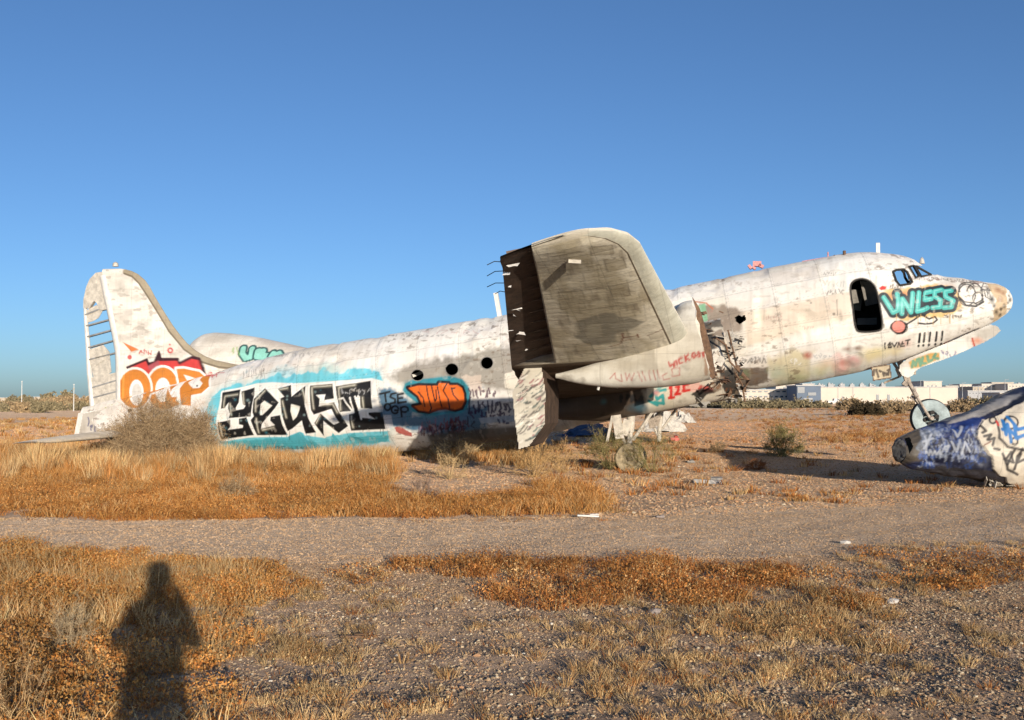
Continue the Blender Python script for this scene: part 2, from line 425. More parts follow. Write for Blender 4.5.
M['road'] = ground_mat('packed_gravel', (.64, .49, .35), (.71, .55, .40), (.64, .48, .34))
g = mesh_obj('ground', gv, gridquads(len(ys), len(xs)), M['ground']); tag(g, kind='structure')
# dirt road crossing the view: edge lines found on the ground
EL = np.array([ground_pt(a, b) for a, b in ((-250, 517), (0, 518), (150, 519), (300, 518), (450, 519), (600, 518), (700, 508), (800, 500), (1024, 492), (1300, 486))])
EN = np.array([ground_pt(a, b) for a, b in ((-250, 548), (0, 546), (150, 556), (300, 566), (450, 562), (600, 560), (700, 560), (800, 556), (1024, 548), (1300, 546))])
rx = np.arange(-14, 22, .08); tt = np.linspace(0, 1, 60)
yf = np.interp(rx, EL[:, 0], EL[:, 1]) + (fbm(rx * 1.3, rx * 0, 31) - .5) * .9
yn = np.interp(rx, EN[:, 0], EN[:, 1]) + (fbm(rx * 1.7, rx * 0 + 5, 32) - .5) * .6
RX = np.repeat(rx[None], len(tt), 0); RY = yn[None] * (1 - tt[:, None]) + yf[None] * tt[:, None]
prof = np.minimum(tt, 1 - tt)[:, None]; rut = np.exp(-((tt - .3) / .05) ** 2) + np.exp(-((tt - .68) / .05) ** 2)
RZ = hgt(RX, RY) + np.where(prof < .02, -.006, .006) - .0 * rut[:, None]
rd = mesh_obj('dirt_road', np.stack([RX, RY, RZ], -1).reshape(-1, 3), gridquads(len(tt), len(rx)), M['road']); tag(rd, kind='structure')
def onroad(x, y):
    return (y > np.interp(x, EN[:, 0], EN[:, 1])) & (y < np.interp(x, EL[:, 0], EL[:, 1]))

# ================================================================== THE AIRLINER
AF = Frame((3.6, 30.0, 0.0), R(-12))
air = empty('airliner_wreck', AF)
tag(air, 'derelict white four-engined airliner without engines, sitting tail down and covered in graffiti', 'aircraft')
def prof_px(L, y=0.0): return np.array([AF.onplane(a, b, y)[[0, 2]] for a, b in L])
top = prof_px([(84, 408), (95, 404), (120, 398), (150, 391), (190, 380), (225, 370), (262, 359), (310, 348), (400, 333), (500, 316), (600, 300), (700, 283), (760, 270), (800, 262), (838, 255), (865, 252.5), (880, 253), (895, 254.5), (908, 257), (919, 263), (926, 269), (933, 275), (945, 277), (965, 278.5), (985, 281), (996, 283.5), (1003, 286), (1008, 289.5), (1011, 294), (1012.2, 299), (1012.6, 301)])
bot = prof_px([(84, 431), (95, 434), (120, 439), (150, 444), (200, 450), (250, 454), (300, 456), (350, 455), (400, 452), (450, 447), (510, 440), (600, 423), (690, 403), (745, 391), (800, 383), (860, 372), (905, 361), (940, 347), (970, 333), (988, 325), (998, 319.5), (1006, 314), (1010.5, 309), (1012.2, 304), (1012.6, 302)])
s0, s1 = top[0, 0], top[-1, 0] - .01
ss = np.concatenate([np.arange(s0, s1 - .4, .02), np.linspace(s1 - .4, s1, 40)])
zt0 = np.interp(ss, top[:, 0], top[:, 1]); zb0 = np.interp(ss, bot[:, 0], bot[:, 1])
wk = np.clip((s1 - .35 - ss) / .3, 0, 1)
zt = smooth1(zt0, 41) * wk + zt0 * (1 - wk); zb = smooth1(zb0, 41) * wk + zb0 * (1 - wk)
zt = np.maximum(zt, zb + .02)
hh = (zt - zb) / 2; zc = (zt + zb) / 2
u = (ss - s0) / (s1 - s0)
hw = hh * np.interp(u, [0, .1, .3, .5, .85, .93, 1], [.55, .75, .95, .98, .98, 1.0, 1.0])
ph = np.concatenate([np.linspace(0, math.pi, 250), np.linspace(math.pi, 2 * math.pi, 70)[1:-1]])
def shell(off, ss_, hh_, hw_, zc_, ph_):
    S, P = np.meshgrid(ss_, ph_, indexing='ij')
    i = np.arange(len(ss_))[:, None]
    e = 1.0
    Yv = -(hw_[i] - off) * np.sin(P); Zv = zc_[i] - (hh_[i] - off) * np.cos(P)
    return np.stack([S, Yv, Zv], -1)
G = shell(0, ss, hh, hw, zc, ph)
dent = (fbm(G[..., 0] * 1.1, G[..., 2] * 1.6, 3, 4) - .5) * .06 - np.clip(fbm(G[..., 0] * 1.9 + 3, G[..., 2] * 2.2, 33, 2) - .62, 0, 1) * .25 + (fbm(G[..., 0] * 4, G[..., 2] * 4, 4, 2) - .5) * .008
nx = np.stack([0 * G[..., 0], G[..., 1], G[..., 2] - zc[:, None]], -1); nx /= np.linalg.norm(nx, axis=-1, keepdims=True) + 1e-6
G = G + nx * dent[..., None]
nf = len(ph)
# rough edge at the broken nose
fv = G.reshape(-1, 3); fq = gridquads(len(ss), nf, True)
cq = gridquads(len(ss[::8]), len(ph[::6]), True)
cv = G[::8, ::6].reshape(-1, 3)
C = Canvas(AF, cv, cq, 0, 2, (238, 233, 224), fall=-1.0)
# --- weathering and repainted areas
C.weather((212, 200, 182), .56, .76, (.5, 1.6), 1, .6)
C.weather((178, 165, 150), .66, .78, (.9, 3.5), 2, .35)
C.weather((245, 243, 238), .55, .7, (.8, .8), 3, .6)
z3 = Z(360, 320, 4.5); z2 = Z(190, 320, 4.5); zA = Z(200, 365, 8); zB = Z(295, 365, 8); zC = Z(375, 365, 8); zD = Z(440, 365, 8)
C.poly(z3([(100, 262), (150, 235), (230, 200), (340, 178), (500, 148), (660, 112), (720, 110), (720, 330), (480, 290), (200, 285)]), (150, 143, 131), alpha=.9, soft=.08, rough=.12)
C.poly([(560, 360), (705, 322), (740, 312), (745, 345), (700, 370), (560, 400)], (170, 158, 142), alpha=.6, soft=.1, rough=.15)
C.poly([(742, 313), (852, 291), (852, 318), (748, 346)], (222, 205, 184), alpha=.8, soft=.05, rough=.04)
C.poly([(748, 347), (850, 322), (850, 340), (750, 362)], (236, 232, 224), alpha=.8, soft=.06, rough=.05)
C.poly([(700, 305), (736, 306), (742, 314), (740, 332), (705, 332)], (140, 124, 108), alpha=.9, soft=.04, rough=.08)
C.poly([(729, 368), (768, 367), (769, 382), (745, 387), (733, 380)], (112, 98, 86), alpha=.95, soft=.02, rough=.04)
C.poly([(768, 360), (795, 350), (812, 352), (806, 380), (770, 386)], (205, 192, 140), alpha=.6, soft=.1, rough=.15)
for i, (a, b, r_, c_, al) in enumerate([(842, 364, 9, (214, 110, 105), .75), (856, 360, 6, (220, 120, 130), .6), (826, 366, 8, (226, 190, 150), .6), (868, 355, 8, (222, 200, 110), .5),
        (880, 352, 8, (225, 205, 120), .5), (820, 373, 9, (180, 190, 130), .45), (800, 378, 9, (170, 180, 130), .5), (778, 372, 7, (150, 190, 180), .4), (808, 355, 4, (180, 80, 60), .8), (895, 350, 6, (225, 200, 120), .5),
        (745, 374, 5, (120, 150, 90), .4), (790, 386, 8, (130, 140, 110), .6), (850, 372, 14, (170, 165, 130), .4), (905, 344, 5, (220, 130, 110), .5)]):
    C.blob(a, b, r_, c_, al, 1.5, i)
C.weather((172, 162, 148), .65, .69, (4, 11), 21, .3, .45); C.weather((120, 98, 78), .665, .69, (7, 16), 22, .6, .6); C.weather((186, 172, 154), .62, .70, (9, 2), 23, .2, .35)
for k in range(46):        # unreadable small tags and scratches along the flank
    r2 = random.Random(k + 700); a = r2.uniform(250, 985); tp_ = np.interp(a, [250, 400, 700, 860, 985], [366, 336, 287, 258, 286]); bt_ = np.interp(a, [250, 400, 520, 700, 860, 985], [450, 448, 436, 400, 370, 322])
    b = r2.uniform(tp_ + 6, bt_ - 5)
    if r2.random() < .5: C.scrib(a, b, r2.uniform(6, 22), r2.uniform(3, 6), r2.randint(3, 7), r2.choice([(120, 112, 104), (176, 120, 110), (120, 130, 140), (96, 88, 80), (190, 176, 160)]), k + 800, .016, .55)
    else: C.line([(a, b), (a + r2.uniform(-1, 1), b + r2.uniform(4, 16))], r2.uniform(.02, .05), (160, 146, 128), .35, soft=.02)
# --- cyan cloud and the black block letters
CY = (112, 198, 214)
C.poly(z2([(72, 400), (85, 370), (100, 350), (130, 320), (180, 293), (215, 283), (250, 292), (290, 275), (330, 262), (375, 255), (395, 238), (430, 262), (470, 233), (500, 250), (530, 228), (570, 240), (600, 213), (640, 235), (680, 240), (720, 220), (800, 216), (850, 235), (868, 275), (862, 340), (868, 420), (900, 480), (895, 545), (800, 562), (640, 588), (500, 582), (330, 592), (190, 588), (150, 580), (135, 540), (100, 500), (82, 445)]), CY, rough=.1, soft=.16, grow=.05, alpha=.45)
C.poly(z2([(72, 400), (85, 370), (100, 350), (130, 320), (180, 293), (215, 283), (250, 292), (290, 275), (330, 262), (375, 255), (395, 238), (430, 262), (470, 233), (500, 250), (530, 228), (570, 240), (600, 213), (640, 235), (680, 240), (720, 220), (800, 216), (850, 235), (868, 275), (862, 340), (868, 420), (900, 480), (895, 545), (800, 562), (640, 588), (500, 582), (330, 592), (190, 588), (150, 580), (135, 540), (100, 500), (82, 445)]), CY, rough=.07, soft=.02)
C.blob(282, 352 + 22, 9, CY, .5, 1.6, 4); C.blob(330, 369, 8, (170, 205, 200), .6, 2, 5)
C.poly(z2([(118, 452), (150, 325), (300, 285), (370, 280), (460, 285), (520, 283), (640, 275), (820, 262), (868, 275), (872, 330), (892, 430), (902, 498), (720, 508), (640, 520), (600, 530), (540, 522), (495, 502), (440, 522), (240, 530), (150, 548)]), (238, 234, 226), soft=.015)
BK = (22, 21, 22)
black = [zA([(180, 220), (325, 195), (310, 300), (285, 345), (290, 362), (350, 350), (365, 325), (345, 315), (332, 212), (437, 180), (435, 240), (415, 330), (405, 412), (230, 425), (240, 390), (225, 350), (230, 300), (195, 345), (168, 350), (175, 290)]),
    zA([(140, 460), (242, 440), (242, 495), (222, 520), (342, 502), (345, 482), (312, 475), (310, 430), (372, 418), (432, 560), (170, 597), (150, 540)]),
    zA([(430, 272), (520, 185), (560, 225), (630, 300), (600, 345), (495, 470), (488, 512), (600, 482), (562, 445), (565, 415), (640, 400), (660, 480), (702, 560), (458, 562), (405, 440), (430, 410), (420, 380)]),
    z2([(395, 310), (455, 292), (457, 345), (475, 330), (520, 296), (516, 380), (532, 440), (568, 506), (520, 512), (503, 452), (462, 488), (440, 500), (412, 420), (408, 352), (424, 345)]),
    zB([(120, 165), (300, 150), (312, 268), (235, 282), (243, 235), (168, 240), (198, 270), (192, 332), (312, 298), (425, 488), (350, 545), (228, 448), (232, 570), (155, 465), (205, 388), (312, 478), (352, 460), (290, 352), (150, 397), (128, 360)]),
    zB([(325, 170), (605, 125), (620, 350), (526, 352), (520, 250), (478, 258), (525, 420), (640, 432), (590, 400), (587, 380), (700, 375), (727, 512), (450, 526), (430, 390), (466, 382), (380, 265), (452, 368), (360, 377), (342, 280)])]
for P in black: C.poly(P, (240, 238, 232), grow=.055)
for P in black: C.poly(P, BK, soft=.008)
for P in [[(352, 272), (385, 264), (462, 376)], [(480, 252), (512, 350), (530, 432)], [(505, 248), (522, 352), (600, 356)], [(440, 262), (470, 380), (432, 388)]]: C.line(zB(P), .05, (240, 238, 232))
C.poly(zA([(480, 400), (485, 312), (515, 285), (578, 325), (500, 400)]), (236, 232, 222))
C.poly(z2([(455, 378), (495, 388), (480, 436), (464, 452), (452, 410)]), (236, 232, 222))
HL = (178, 172, 152)
for P in [zA([(190, 335), (200, 250), (300, 235)]), zA([(240, 310), (250, 400)]), zA([(345, 225), (352, 310)]), zA([(160, 480), (180, 570)]), zA([(445, 285), (520, 205)]), zA([(445, 290), (445, 370)]),
          zA([(640, 195), (700, 185)]), zA([(500, 520), (590, 500)]), zA([(660, 290), (690, 420)]), zB([(135, 180), (150, 350)]), zB([(150, 175), (290, 165)]), zB([(200, 405), (170, 465)]), zB([(210, 320), (300, 312), (340, 380)]),
          zB([(350, 180), (480, 160)]), zB([(350, 190), (365, 360)]), zB([(540, 260), (548, 340)]), zB([(450, 410), (465, 500)]), zA([(450, 430), (470, 540)]), zB([(60, 190), (90, 300)])]:
    C.line(P, .07, HL, .55, soft=.03); C.line(P, .022, (225, 220, 205), .7)
C.scrib(340, 388, 30, 7, 7, (200, 200, 200), 5, .02, .6)
for P in [z2([(440, 525), (500, 503), (540, 560), (470, 575)]), z2([(640, 505), (675, 545), (740, 508), (760, 555), (640, 575)]), z2([(150, 548), (420, 530), (560, 545), (600, 580), (180, 585)]), z2([(735, 525), (900, 520), (880, 548), (740, 560)])]:
    C.poly(P, (80, 172, 186), rough=.03)
for k in range(90):
    a = 225 + rng.random() * 165; b = 365 + rng.random() * 84
    C.blob(a, b, 1.0 + rng.random(), (190, 222, 220) if k % 2 else (60, 150, 170), .35, 1.2, k)
C.scrib(248, 446, 56, 5, 12, (40, 50, 50), 8, .02, .7)
C.scrib(205, 410, 10, 16, 3, (30, 50, 90), 9, .03, .8); C.blob(202, 412, 7, (70, 150, 180), .5, 1, 3); C.blob(203, 424, 4, (200, 70, 60), .7, 1, 3)
C.scrib(243, 368, 22, 12, 9, (60, 55, 50), 19, .015, .6)
# --- orange throw-up, tags beside it
C.poly(zC([(30, 190), (150, 200), (260, 250), (300, 330), (300, 400), (760, 330), (900, 330), (900, 600), (480, 560), (140, 480), (60, 400), (40, 300)]), (44, 104, 138), alpha=.9, soft=.05, rough=.1)
C.poly(zC([(70, 400), (130, 400), (150, 500), (85, 515)]), (200, 200, 205), alpha=.8)
C.poly(zD([(150, 90), (330, 80), (340, 200), (250, 200), (210, 130)]), (214, 196, 180), alpha=.7, rough=.05)
C.poly(zD([(510, 75), (610, 45), (650, 60), (600, 200), (520, 180)]), (228, 220, 204), alpha=.9, rough=.04)
C.poly(zC([(222, 200), (240, 150), (290, 122), (450, 105), (600, 88), (700, 115), (752, 180), (762, 270), (740, 340), (690, 385), (600, 385), (480, 405), (380, 395), (300, 375), (262, 330), (330, 300), (245, 235)]), (48, 140, 158), soft=.02)
orange = zC([(258, 180), (350, 158), (430, 160), (500, 160), (508, 138), (590, 142), (600, 155), (660, 155), (700, 180), (718, 230), (722, 290), (695, 345), (640, 362), (560, 340), (500, 350), (430, 378), (350, 368), (302, 325), (370, 312), (340, 250), (270, 195)])
C.poly(orange, (60, 140, 150), grow=.16, soft=.06, alpha=.5); C.poly(orange, (20, 16, 20), grow=.05); C.poly(orange, (238, 112, 28), grow=-.02)
C.poly(zC([(300, 335), (430, 330), (560, 300), (720, 285), (690, 345), (600, 360), (430, 375)]), (205, 80, 20), alpha=.5, soft=.05)
for P in [[(345, 215), (385, 262), (398, 330)], [(412, 170), (425, 250), (452, 345), (440, 370)], [(452, 165), (480, 290), (492, 270), (488, 200)], [(500, 175), (515, 260), (535, 335)], [(575, 150), (545, 205), (585, 270), (600, 360)], [(612, 185), (628, 240), (665, 282)], [(615, 190), (640, 185)]]:
    C.line(zC(P), .035, (25, 16, 20))
tg = (18, 22, 26)
for P in [[(38, 232), (118, 214)], [(80, 225), (88, 292)], [(168, 224), (128, 234), (122, 256), (162, 274), (160, 300), (124, 308)], [(226, 228), (180, 236), (184, 304), (248, 294)], [(182, 268), (220, 262)]] + [ell(100, 336, 24, 26, 14), ell(160, 358, 28, 30, 14, 40, 340), [(160, 362), (185, 362)], ell(236, 355, 30, 22, 14), [(206, 340), (214, 410)]]:
    C.line(zC(P), .055, tg, close=len(P) == 14)
C.poly(zC([(155, 500), (200, 492), (290, 545), (300, 578), (240, 560), (170, 535)]), (170, 60, 50), alpha=.9, rough=.03)
for k in range(26): C.scrib(415 + rng.random() * 45, 414 + rng.random() * 14, 16, 12, 3, [(120, 60, 55), (40, 26, 36), (140, 110, 130), (90, 40, 60)][k % 4], 60 + k, .03, .7)
C.scrib(468, 386, 30, 12, 9, (74, 34, 60), 33, .04); C.scrib(468, 400, 44, 14, 10, (40, 24, 60), 34, .045); C.scrib(470, 410, 40, 10, 9, (60, 30, 70), 35, .04)
C.poly(zD([(310, 425), (590, 400), (600, 455), (330, 465)]), (176, 190, 204), alpha=.85, rough=.03)
C.poly(zD([(-100, 560), (400, 500), (620, 490), (620, 720), (-100, 720)]), (96, 88, 78), alpha=.85, soft=.05)  # shadow along the belly painted in as grey-brown
C.scrib(497, 419, 12, 5, 3, (30, 40, 90), 36, .03)
# --- bits amidships and forward
C.scrib(826, 289, 18, 6, 6, (110, 100, 90), 41, .022, .7); C.scrib(824, 281, 22, 6, 6, (170, 175, 165), 42, .02, .6)
C.scrib(740, 357, 28, 7, 8, (70, 66, 62), 43, .025, .7); C.scrib(790, 358, 12, 7, 3, (240, 240, 235), 44, .02, .8)
C.scrib(836, 300, 2, 16, 1, (60, 55, 50), 45, .02, .6); C.blob(834, 314, 1.6, (30, 25, 20), .9); C.blob(811, 303, 1.2, (40, 30, 25), .8)
C.blob(848, 349, 3, (120, 70, 40), .8, 2); C.blob(857, 348, 3, (110, 70, 40), .8, 2)
C.line([(682, 300), (706, 303), (713, 309)], .03, (200, 110, 70)); C.poly([(697, 306), (705, 303), (708, 320), (703, 324)], (130, 190, 150), alpha=.8)
zG = Z(865, 275, 8)
C.poly(zG([(95, 135), (240, 112), (400, 100), (560, 78), (700, 85), (765, 160), (785, 270), (720, 300), (600, 330), (430, 335), (330, 372), (225, 350), (190, 310), (140, 220)]), (226, 186, 110), alpha=.85, rough=.07, soft=.03)
C.blob(903, 295, 7, (214, 120, 80), .6, 2.4, 2); C.blob(940, 290, 6, (220, 150, 90), .5, 3, 3)
U = [[(150, 180), (195, 250), (225, 300), (262, 282), (268, 215), (258, 150)], [(296, 308), (300, 190), (345, 260), (368, 298), (378, 210), (382, 145)], [(432, 140), (418, 290), (470, 278), (500, 262)], [(528, 132), (485, 142), (478, 200), (530, 190)], [(615, 118), (560, 130), (556, 172), (606, 200), (600, 255), (540, 262)], [(690, 125), (640, 132), (645, 175), (705, 205), (692, 255), (632, 262)]]
for P in U: C.line(zG(P), .27, (40, 52, 58))
for P in U: C.line(zG(P), .115, (78, 186, 178))
for P in U: C.line([(x - .4, y - .5) for x, y in zG(P)], .03, (150, 225, 215), .6)
C.line(zG([(485, 165), (515, 160)]), .03, (40, 50, 55))
C.poly(zG([(110, 105), (140, 85), (172, 95), (165, 115), (128, 122)]), (206, 46, 40)); C.scrib(889, 284, 14, 4, 6, (110, 90, 70), 51, .02)
C.poly(zG(ell(270, 418, 62, 56, 18)), (30, 22, 22), rough=.05, grow=.02); C.poly(zG(ell(268, 414, 52, 46, 18)), (232, 150, 136))
C.line(zG([(335, 392), (390, 360), (450, 318), (485, 335), (512, 352), (560, 333), (578, 358), (545, 385), (480, 392), (425, 385)]), .04, (34, 28, 28))
C.line(zG([(440, 318), (480, 322)]), .04, (34, 28, 28))
for k, x in enumerate((440, 478, 522, 574, 620)):
    y = 470 - k * 4; C.line(zG([(x, y), (x - 8, y + 68)]), .055, (30, 30, 32)); C.line(zG([(x - 12, y + 96), (x - 11, y + 98)]), .06, (30, 30, 32))
TT = [[(160, 545), (158, 560)], [(158, 572), (162, 590)], [(185, 560), (200, 540), (210, 580), (188, 582), (195, 560)], [(215, 545), (235, 575), (255, 540)], [(262, 575), (270, 540), (285, 572)], [(300, 535), (290, 570), (315, 568)], [(292, 552), (310, 550)], [(325, 525), (360, 518)], [(345, 522), (338, 560)]]
for P in TT: C.line(zG(P), .035, (60, 52, 50))
C.scrib(944, 314, 18, 5, 7, (60, 50, 44), 55, .022); C.line(zG([(625, 470), (600, 480)]), .01, (0, 0, 0), 0)
C.poly([(944, 343), (950, 340), (952, 342), (946, 345)], (210, 90, 80)); C.scrib(881, 318, 4, 10, 2, (80, 75, 70), 57, .02)
for k in range(12): C.scrib(900 + k * 7, 276 + k * .35, 7, 3, 3, (120, 70, 60) if k % 2 else (90, 80, 76), 70 + k, .018, .7)
zN = Z(930, 265, 7.2)
for P in [ell(265, 215, 62, 78, 22), ell(320, 215, 58, 82, 22, 200, 460), ell(345, 240, 38, 45, 16), ell(265, 170, 58, 45, 16, 150, 330)]: C.line(zN(P), .035, (60, 56, 56), .9, close=False)
C.line(zN([(210, 230), (250, 265), (330, 275), (380, 250)]), .03, (40, 38, 40)); C.line(zN([(215, 245), (260, 290), (330, 298), (385, 265)]), .05, (40, 38, 40))
C.line(zN([(370, 170), (385, 130), (420, 140), (445, 185), (370, 175)]), .022, (60, 58, 60)); C.scrib(980, 287, 12, 12, 4, (80, 76, 76), 81, .022)
C.line(zN([(380, 170), (400, 230), (440, 250)]), .02, (70, 66, 66))
C.scrib(946, 303, 30, 5, 6, (100, 96, 92), 84, .015, .6)
C.poly([(993, 280), (1013, 283), (1013, 312), (1000, 320), (994, 312), (997, 300), (989, 290)], (205, 178, 140), alpha=.85, rough=.06)
for a, b, r_ in [(992, 299, 4), (994, 306, 3), (996, 312, 4), (1001, 309, 2.6), (1004, 306, 3), (1010, 300, 3), (1008, 303, 2.5), (1000, 315, 3), (1009, 296, 2)]: C.blob(a, b, r_, (26, 22, 20), .95, .8, int(a))
for a, b, r_ in [(998, 290, 4), (1003, 293, 3), (1000, 300, 3)]: C.blob(a, b, r_, (140, 80, 50), .6, 1.2, int(a))
C.scrib(690, 280, 60, 6, 10, (190, 170, 150), 90, .03, .35)
# paint worn off again, drips under the big pieces
C.weather((214, 206, 192), .67, .70, (9, 9), 31, .35, .7)
for k in range(34):
    r2 = random.Random(k + 40); a, b, c_ = r2.choice([(r2.uniform(222, 392), r2.uniform(432, 440), (90, 180, 196)), (r2.uniform(225, 385), r2.uniform(420, 432), (30, 30, 32)), (r2.uniform(405, 462), r2.uniform(408, 414), (48, 130, 148)), (r2.uniform(888, 955), r2.uniform(312, 318), (196, 160, 100))])
    C.line([(a, b), (a, b + r2.uniform(3, 11))], .02, c_, .7)
# grime towards the rear
C.scrib(255, 352, 60, 5, 14, (120, 110, 100), 91, .018, .5); C.scrib(385, 334, 60, 3, 12, (90, 84, 78), 92, .02, .5)
C.scrib(420, 330, 60, 4, 6, (190, 140, 130), 93, .02, .5)
def ocp(K):
    OR = (214, 134, 50); WH = (246, 243, 236)
    O_ = zF(ell(308, 302, 82, 100, 26)); O2 = zF(ell(452, 300, 80, 108, 26, 0, 360))
    K.poly(O2, WH, grow=.07); K.poly(O2, OR); K.poly(zF(ell(452, 308, 34, 58, 18)), WH, grow=.03); K.poly(zF([(460, 285), (545, 280), (545, 345), (465, 345)]), WH)
    K.poly(zF([(480, 300), (500, 350), (540, 380), (470, 410)]), OR)
    K.poly(O_, WH, grow=.07); K.poly(O_, OR); K.poly(zF(ell(316, 322, 32, 62, 18)), WH, grow=.03); K.poly(zF(ell(318, 325, 26, 50, 16)), (190, 186, 178), alpha=.7)
    P_ = zF([(522, 200), (560, 198), (640, 215), (688, 258), (690, 290), (650, 325), (598, 335), (596, 390), (548, 385), (540, 300)])
    K.poly(P_, WH, grow=.07); K.poly(P_, OR); K.poly(zF([(562, 232), (590, 240), (640, 258), (655, 275), (640, 296), (608, 298), (585, 270)]), WH, grow=.01); K.poly(zF(ell(628, 287, 5, 5, 8)), (60, 40, 30))
    K.line(zF([(250, 235), (262, 380)]), .07, (240, 170, 80), .7); K.poly(zF([(230, 360), (330, 400), (520, 395), (700, 330), (700, 420), (230, 420)]), (180, 140, 100), alpha=.35, soft=.2)
    K.blob(150, 402, 14, (160, 120, 80), .5, 2, 3); K.scrib(205, 370, 12, 8, 4, (200, 70, 70), 21, .02)
zF = Z(75, 330, 5.144)
ocp(C)
colr = C.sample(fv)
far = fv[:, 1] > -.02
colr[far] = lin((225, 217, 203)) * (.75 + .4 * fbm(fv[far, 0], fv[far, 2] * 2, 8))[:, None]
Sg, Pg = np.meshgrid(ss, ph, indexing='ij'); q_ = (Sg + (G[..., 2] - zc[:, None]) * .17)
ci = np.floor(q_ / 1.18).astype(int); jj = Pg / .37; cj = np.floor(jj).astype(int); q2 = q_ + np.where(cj % 2 == 0, .0, .0)
hsh = ((ci * 73856093) ^ (cj * 19349663)) & 0xffff; hsh = (hsh * 40503 & 0xffff) / 65535.0
tint = (.955 + .065 * hsh)[..., None] * np.stack([np.ones_like(hsh), .995 + .01 * hsh, .975 + .035 * ((hsh * 7) % 1)], -1)
fr_ = q_ / 1.18 - ci; sm_ = (fr_ < .024) * (.4 + .5 * vnoise(Pg * 60, q_, 5)) + ((jj - cj) * .37 * 1.55 < .024) * (.25 + .5 * vnoise(q_ * 22, Pg, 6)); sm_ = np.clip(sm_, 0, 1)[..., None]
rv = ((np.abs(fr_ - .06) < .009) & (np.floor(Pg * 44) % 2 == 0)) | ((np.abs((jj - cj) * .37 - .05) < .007) & (np.floor(q_ * 18) % 2 == 0)); rv = rv[..., None] * .22
streak = np.clip((fbm(Sg * 7, Pg * .9, 61, 4) - .56) / .2, 0, 1)[..., None] * .13
pan = (tint * (1 - sm_ * .38) * (1 - rv) * (1 - streak * np.array([.8, .9, 1.0]))).reshape(-1, 3)
# --- openings
fc = AF.world(fv[fq].mean(1)); fpx, fpy = project(fc); nearf = fv[fq].mean(1)[:, 1] < 0
zdo = Z(820, 230, 4.235); z6 = Z(840, 240, 8); z1 = Z(660, 290, 6)
def spline(P, k=5):
    P = np.array(P, float); n = len(P); o = []
    for i in range(n):
        a, b, c, d = P[i - 1], P[i], P[(i + 1) % n], P[(i + 2) % n]
        for t in np.linspace(0, 1, k, endpoint=False): o.append(tuple(.5 * (2 * b + (c - a) * t + (2 * a - 5 * b + 4 * c - d) * t * t + (3 * b - a - 3 * c + d) * t ** 3)))
    return o
door = zdo([(130, 245), (145, 217), (180, 208), (215, 222), (238, 258), (255, 340), (262, 400), (248, 425), (175, 430), (152, 412), (140, 330)])
door = spline(door)
holes = [door, ell(417.5, 375.2, 6.4, 5.8, 16), ell(451.9, 369.4, 6.6, 6.2, 16), ell(486.9, 363, 6.3, 6.2, 16), z1([(450, 165), (470, 150), (490, 158), (510, 148), (517, 180), (480, 205), (455, 190)])]
panes = [z6([(425, 255), (450, 240), (510, 235), (535, 255), (577, 335), (560, 350), (480, 362), (450, 330)]), z6([(553, 215), (590, 206), (640, 285), (605, 300)]), z6([(608, 210), (672, 203), (728, 277), (650, 292)])]
kill = np.zeros(len(fq), bool)
for P in holes: kill |= inpoly(fpx, fpy, P) & nearf
for P in panes: kill |= inpoly(fpx, fpy, P)
# darkened rims round the openings
for P in panes + [door]:
    C.line(P, .07, (40, 34, 30), .9, close=True)
colr2 = C.sample(fv); colr[~far] = colr2[~far]
colr = colr * pan
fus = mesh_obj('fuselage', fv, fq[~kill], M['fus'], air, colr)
# lining: a dark inner shell with the same openings
k = slice(None, None, 3)
LG = shell(.09, ss[k], np.maximum(hh[k], .12), np.maximum(hw[k], .11), zc[k], ph[::2])
lv = LG.reshape(-1, 3); lq = gridquads(LG.shape[0], LG.shape[1], True)
lc = lv[lq].mean(1); lpx, lpy = project(AF.world(lc)); kl = np.zeros(len(lq), bool)
for P in holes: kl |= inpoly(lpx, lpy, P) & (lc[:, 1] < 0)
for P in panes: kl |= inpoly(lpx, lpy, P)
mesh_obj('cabin_lining', lv, lq[~kl], M['lining'], air)
# door surround and things inside
def ring(P, r, name, mat, off=.02, mb=None):
    pts = []
    for a, b in P + [P[0]]:
        d = AF.lray(a, b); hit, nn, _, _ = C.bvh.ray_cast(Vector(AF.eye), Vector(d / np.linalg.norm(d)))
        if hit is None: continue
        pts.append(np.array(hit) + np.array([0, -off, 0]) * 0)
    m = mb or MB(); m.tube(pts, r, 6)
    return m
ring(door, .018, 'door_frame', M['cream']).build('door_frame', M['dark'], air, True)
for P in panes: ring(P, .03, 'window_frame', M['cream']).build('window_frame', M['dark'], air, True)
for P in holes[1:4]: ring(P, .012, '', None).build('window_rim', M['grey'], air, True)
mb = MB(); mb.tube([AF.onplane(a, b, -.5) for a, b in z6([(492, 236), (512, 262), (520, 300), (548, 345)])], .035, 6); mb.build('window_bar', M['dark'], air, True)
mb = MB(); mb.tube([AF.onplane(a, b, -.4) for a, b in z6([(528, 240), (545, 280), (560, 345)])], .02, 6); mb.build('window_bar', M['grey'], air, True)
mb = MB(); mb.tube([AF.onplane(a, b, -.4) for a, b in z6([(585, 205), (632, 288)])], .03, 6); mb.build('window_bar', M['dark'], air, True)
mb = MB(); mb.box(AF.onplane(417.5, 374, -1.0), (.3, .02, .09), rotm((0, 1, 0), R(-20))); mb.build('window_blind', M['white'], air)
mb = MB()
dp = AF.onplane(856, 300, .6); mb.box(dp, (.3, .02, .55), rotm((0, 1, 0), R(8)))
dp = AF.onplane(869, 290, .4); mb.box(dp, (.35, .05, .8), rotm((0, 1, 0), R(-12)))
dp = AF.onplane(866, 322, .5); mb.box(dp, (.5, .5, .18))
build_split(mb, 'cabin_panel', M['grey'], air)
